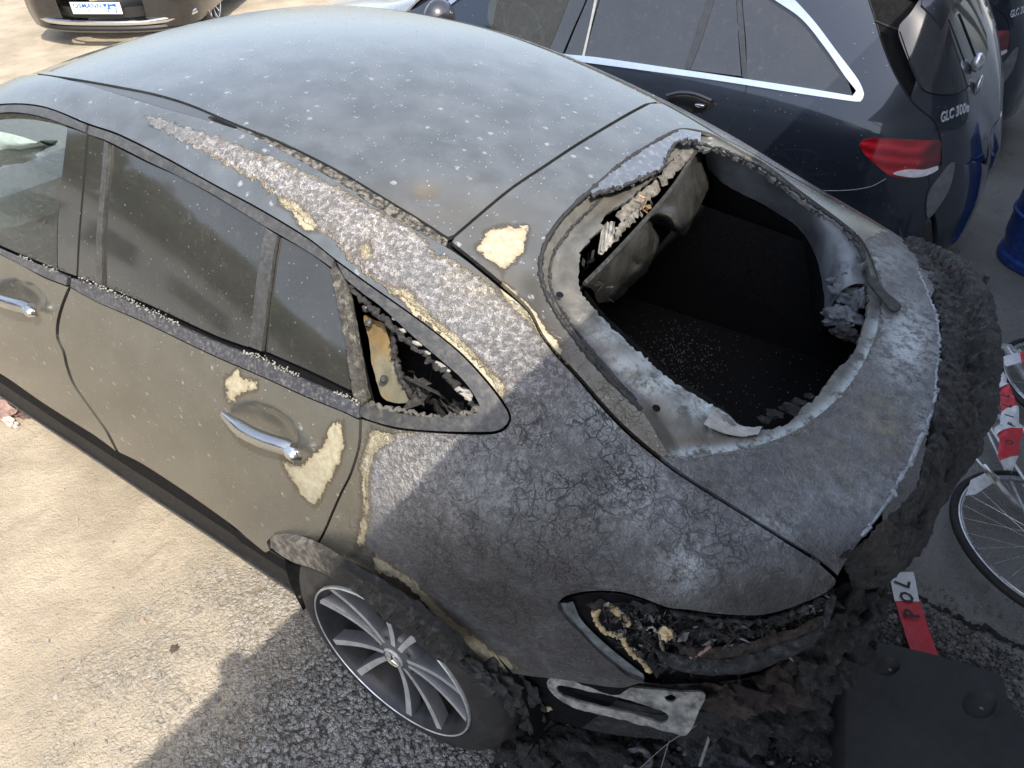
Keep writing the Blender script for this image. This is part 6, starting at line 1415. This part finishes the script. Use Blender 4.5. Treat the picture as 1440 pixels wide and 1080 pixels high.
# clutter by the front sill at the left edge
for i, (x, y, r, sq, col) in enumerate(((8,580,.05,(1.6,.8,.7),(.20,.13,.11)),(22,570,.04,(1.2,.8,.8),(.05,.045,.045)),(14,595,.035,(1.8,.5,.4),(.42,.36,.33)),(36,584,.028,(1.2,.8,.6),(.10,.06,.055)))):
    k = MB(); lumpy(k, gnd(x, y)+[0, 0, r*.4], r, i+20, 3, .45, 2, sq); tag(k.obj('rubble_piece', simple('rubble_%d' % i, col, .8, var=.5), smooth=50), ['reddish brown piece of rubble under the front sill at the left edge', 'blackened piece of rubble touching the sill at the left edge', 'pale flat scrap below the other rubble at the left edge', 'small dark red scrap right of the rubble under the sill'][i], 'debris')
# broken edge of the asphalt: a dark crumbling groove
k = MB(); P = [gnd(*p, -.002) for p in resamp([(1287,838),(1310,850),(1338,862),(1362,878),(1388,884),(1410,897),(1440,912),(1500,940),(1600,985)], 90)]
P = np.array(P)+rgd.normal(0, .006, (90, 3))*[1, 1, .2]; k.tube(P, .009*rgd.uniform(.3, 1.6, 90), 6, flat=.5); o = k.obj('asphalt_crack', simple('crack_dirt', (.018, .016, .015), .95, bump=.5), smooth=50); o['kind'] = 'structure'

# ------------------------------------------------------------------ unseen building behind the camera, placed to cast the shade over the tails
bd = thing('shade_building', 'unseen building set behind the parked cars to shade their tails', 'building', (-2.1, -4, 0))
wm = simple('render_white', (.58, .58, .57), .85, var=.15, scale=3, bump=.2, bscale=60)  # kept pale so wall and overhang bounce light onto the shaded tails
HB = 3.0; HC = 2.66; XC = .558-.63*HC; y0, y1 = -14.5, 3.4
holesx = [(-13,-10.5),(-9,-7),(-4.5,-1.5)]
k = MB(); xs = -2.1
ys = sorted([y0, y1]+[v for h in holesx for v in h])
for a, b in zip(ys[:-1], ys[1:]):
    if (a, b) in holesx:
        k.box((xs-.15, (a+b)/2, .6), (.3, b-a, 1.2)); k.box((xs-.15, (a+b)/2, (2.3+HB)/2), (.3, b-a, HB-2.3))
    else: k.box((xs-.15, (a+b)/2, HB/2), (.3, b-a, HB))
k.box((xs-3.3, y1-.15, HB/2), (6.0, .3, HB)); k.box((xs-3.3, y0+.15, HB/2), (6.0, .3, HB)); k.obj('wall', wm, bd, smooth=False)
k = MB(); k.box((xs-3.3, (y0+y1)/2, HB-.16), (5.9, y1-y0-.6, .1)); k.obj('roof', blk_m, bd, smooth=False)
for a, b in holesx:
    k = MB(); k.box((xs-.10, (a+b)/2, 1.75), (.05, b-a, 1.1)); w = k.obj('window', bgl, bd, smooth=False)
    for yy in (a+.05, (a+b)/2, b-.05):
        k = MB(); k.box((xs-.05, yy, 1.75), (.06, .08, 1.1)); k.obj('window_frame', trim_m, w, smooth=False)
k = MB(); k.box(((xs+XC)/2, (y0+y1)/2, HC-.03), (XC-xs, y1-y0, .06)); k.obj('shade_canopy', wm, bd, smooth=False)  # unseen overhang added to give the cast shade a crisper edge
for yy in np.arange(y0+.6, y1, 1.9):
    k = MB(); k.tube([(xs+.01, yy, HC-.55), (XC-.12, yy, HC-.07)], .025, 8); k.obj('canopy_bracket', blk_m, bd)
k = MB(); k.box((XC-.08, 1.17+.38*HC, HC+.10), (.10, .08, .13), bev=.015); k.obj('shadow_notch_box', trim_m, bd)  # added box, not a lamp; its shadow notch stands for a held phone

# ------------------------------------------------------------------ stand-in hall and trees, added out of view for the left windows to mirror
hall = thing('standin_hall', 'long pale stand-in hall across the yard, unseen, added for window reflections', 'building', (14, 15, 0))
hd_ = np.array([.75, -.66, 0.]); hd_ /= np.linalg.norm(hd_); hn = np.array([-hd_[1], hd_[0], 0])
Rh = np.stack([hd_, hn, [0, 0, 1]], 1); hc = np.array([15., 14., 0])
k = MB(); k.box(hc+[0, 0, 1.6], (34, 6, 3.2), Rh); k.obj('wall', simple('pale_render', (.62, .60, .56), .8), hall, smooth=False)
k = MB(); k.box(hc+[0, 0, 3.33], (34.6, 6.6, .24), Rh); k.obj('roof', trim_m, hall, smooth=False)
for i in range(-6, 7):
    k = MB(); k.box(hc+hd_*i*2.5-hn*3.02+[0, 0, 1.9], (1.5, .08, .9), Rh); k.obj('window', bgl, hall, smooth=False)
leaf = simple('leaf_green', (.05, .075, .03), .6, var=.5, scale=2); bark = simple('bark', (.08, .06, .045), .9)
rgt = np.random.default_rng(5)
tr0 = thing('tree', 'dark leafy stand-in tree behind the pale hall, leftmost of the unseen added row', 'tree', (0, 0, 0), group='stand-in trees behind the hall')
k = MB(); k.tube([(0, 0, 0), (.1, 0, 2.5), (0, .2, 5), (.3, 0, 7.5)], [.28, .2, .14, .05], 10)
for a in range(7):
    t = a*.9; k.tube([(0, 0, 2.8+a*.5), (1.3*math.cos(t), 1.3*math.sin(t), 4.2+a*.6), (2.2*math.cos(t), 2.2*math.sin(t), 5+a*.6)], [.1, .06, .02], 6)
k.obj('trunk', bark, tr0); k = MB()
for i in range(2600):
    u = rgt.normal(0, 1, 3); u /= np.linalg.norm(u); c = u*np.array([2.7, 2.7, 3.0])*(rgt.uniform(.25, 1)**.5)*(1+.28*noise.noise(Vector(u)*2.2))+[0, 0, 6.2]
    a = rgt.normal(0, .16, 3); b = np.cross(a, rgt.normal(0, 1, 3)); b = b/np.linalg.norm(b)*.13; k.add([c-a, c-b, c+a, c+b], [(0, 1, 2, 3)])
k.obj('crown', leaf, tr0, smooth=False)
for i in range(9):
    p = hc+hn*6+hd_*((i-4)*4.4+rgt.uniform(-.8, .8)); o = tr0 if i == 0 else copy_tree(tr0); o.location = tuple(p); o.rotation_euler.z = i*1.3; o.scale = (1, 1, rgt.uniform(.85, 1.2))
    if i: o['label'] = ['', 'second', 'third', 'fourth', 'fifth', 'sixth', 'seventh', 'eighth', 'last'][i]+' dark leafy stand-in tree from the left behind the pale hall, unseen and added'
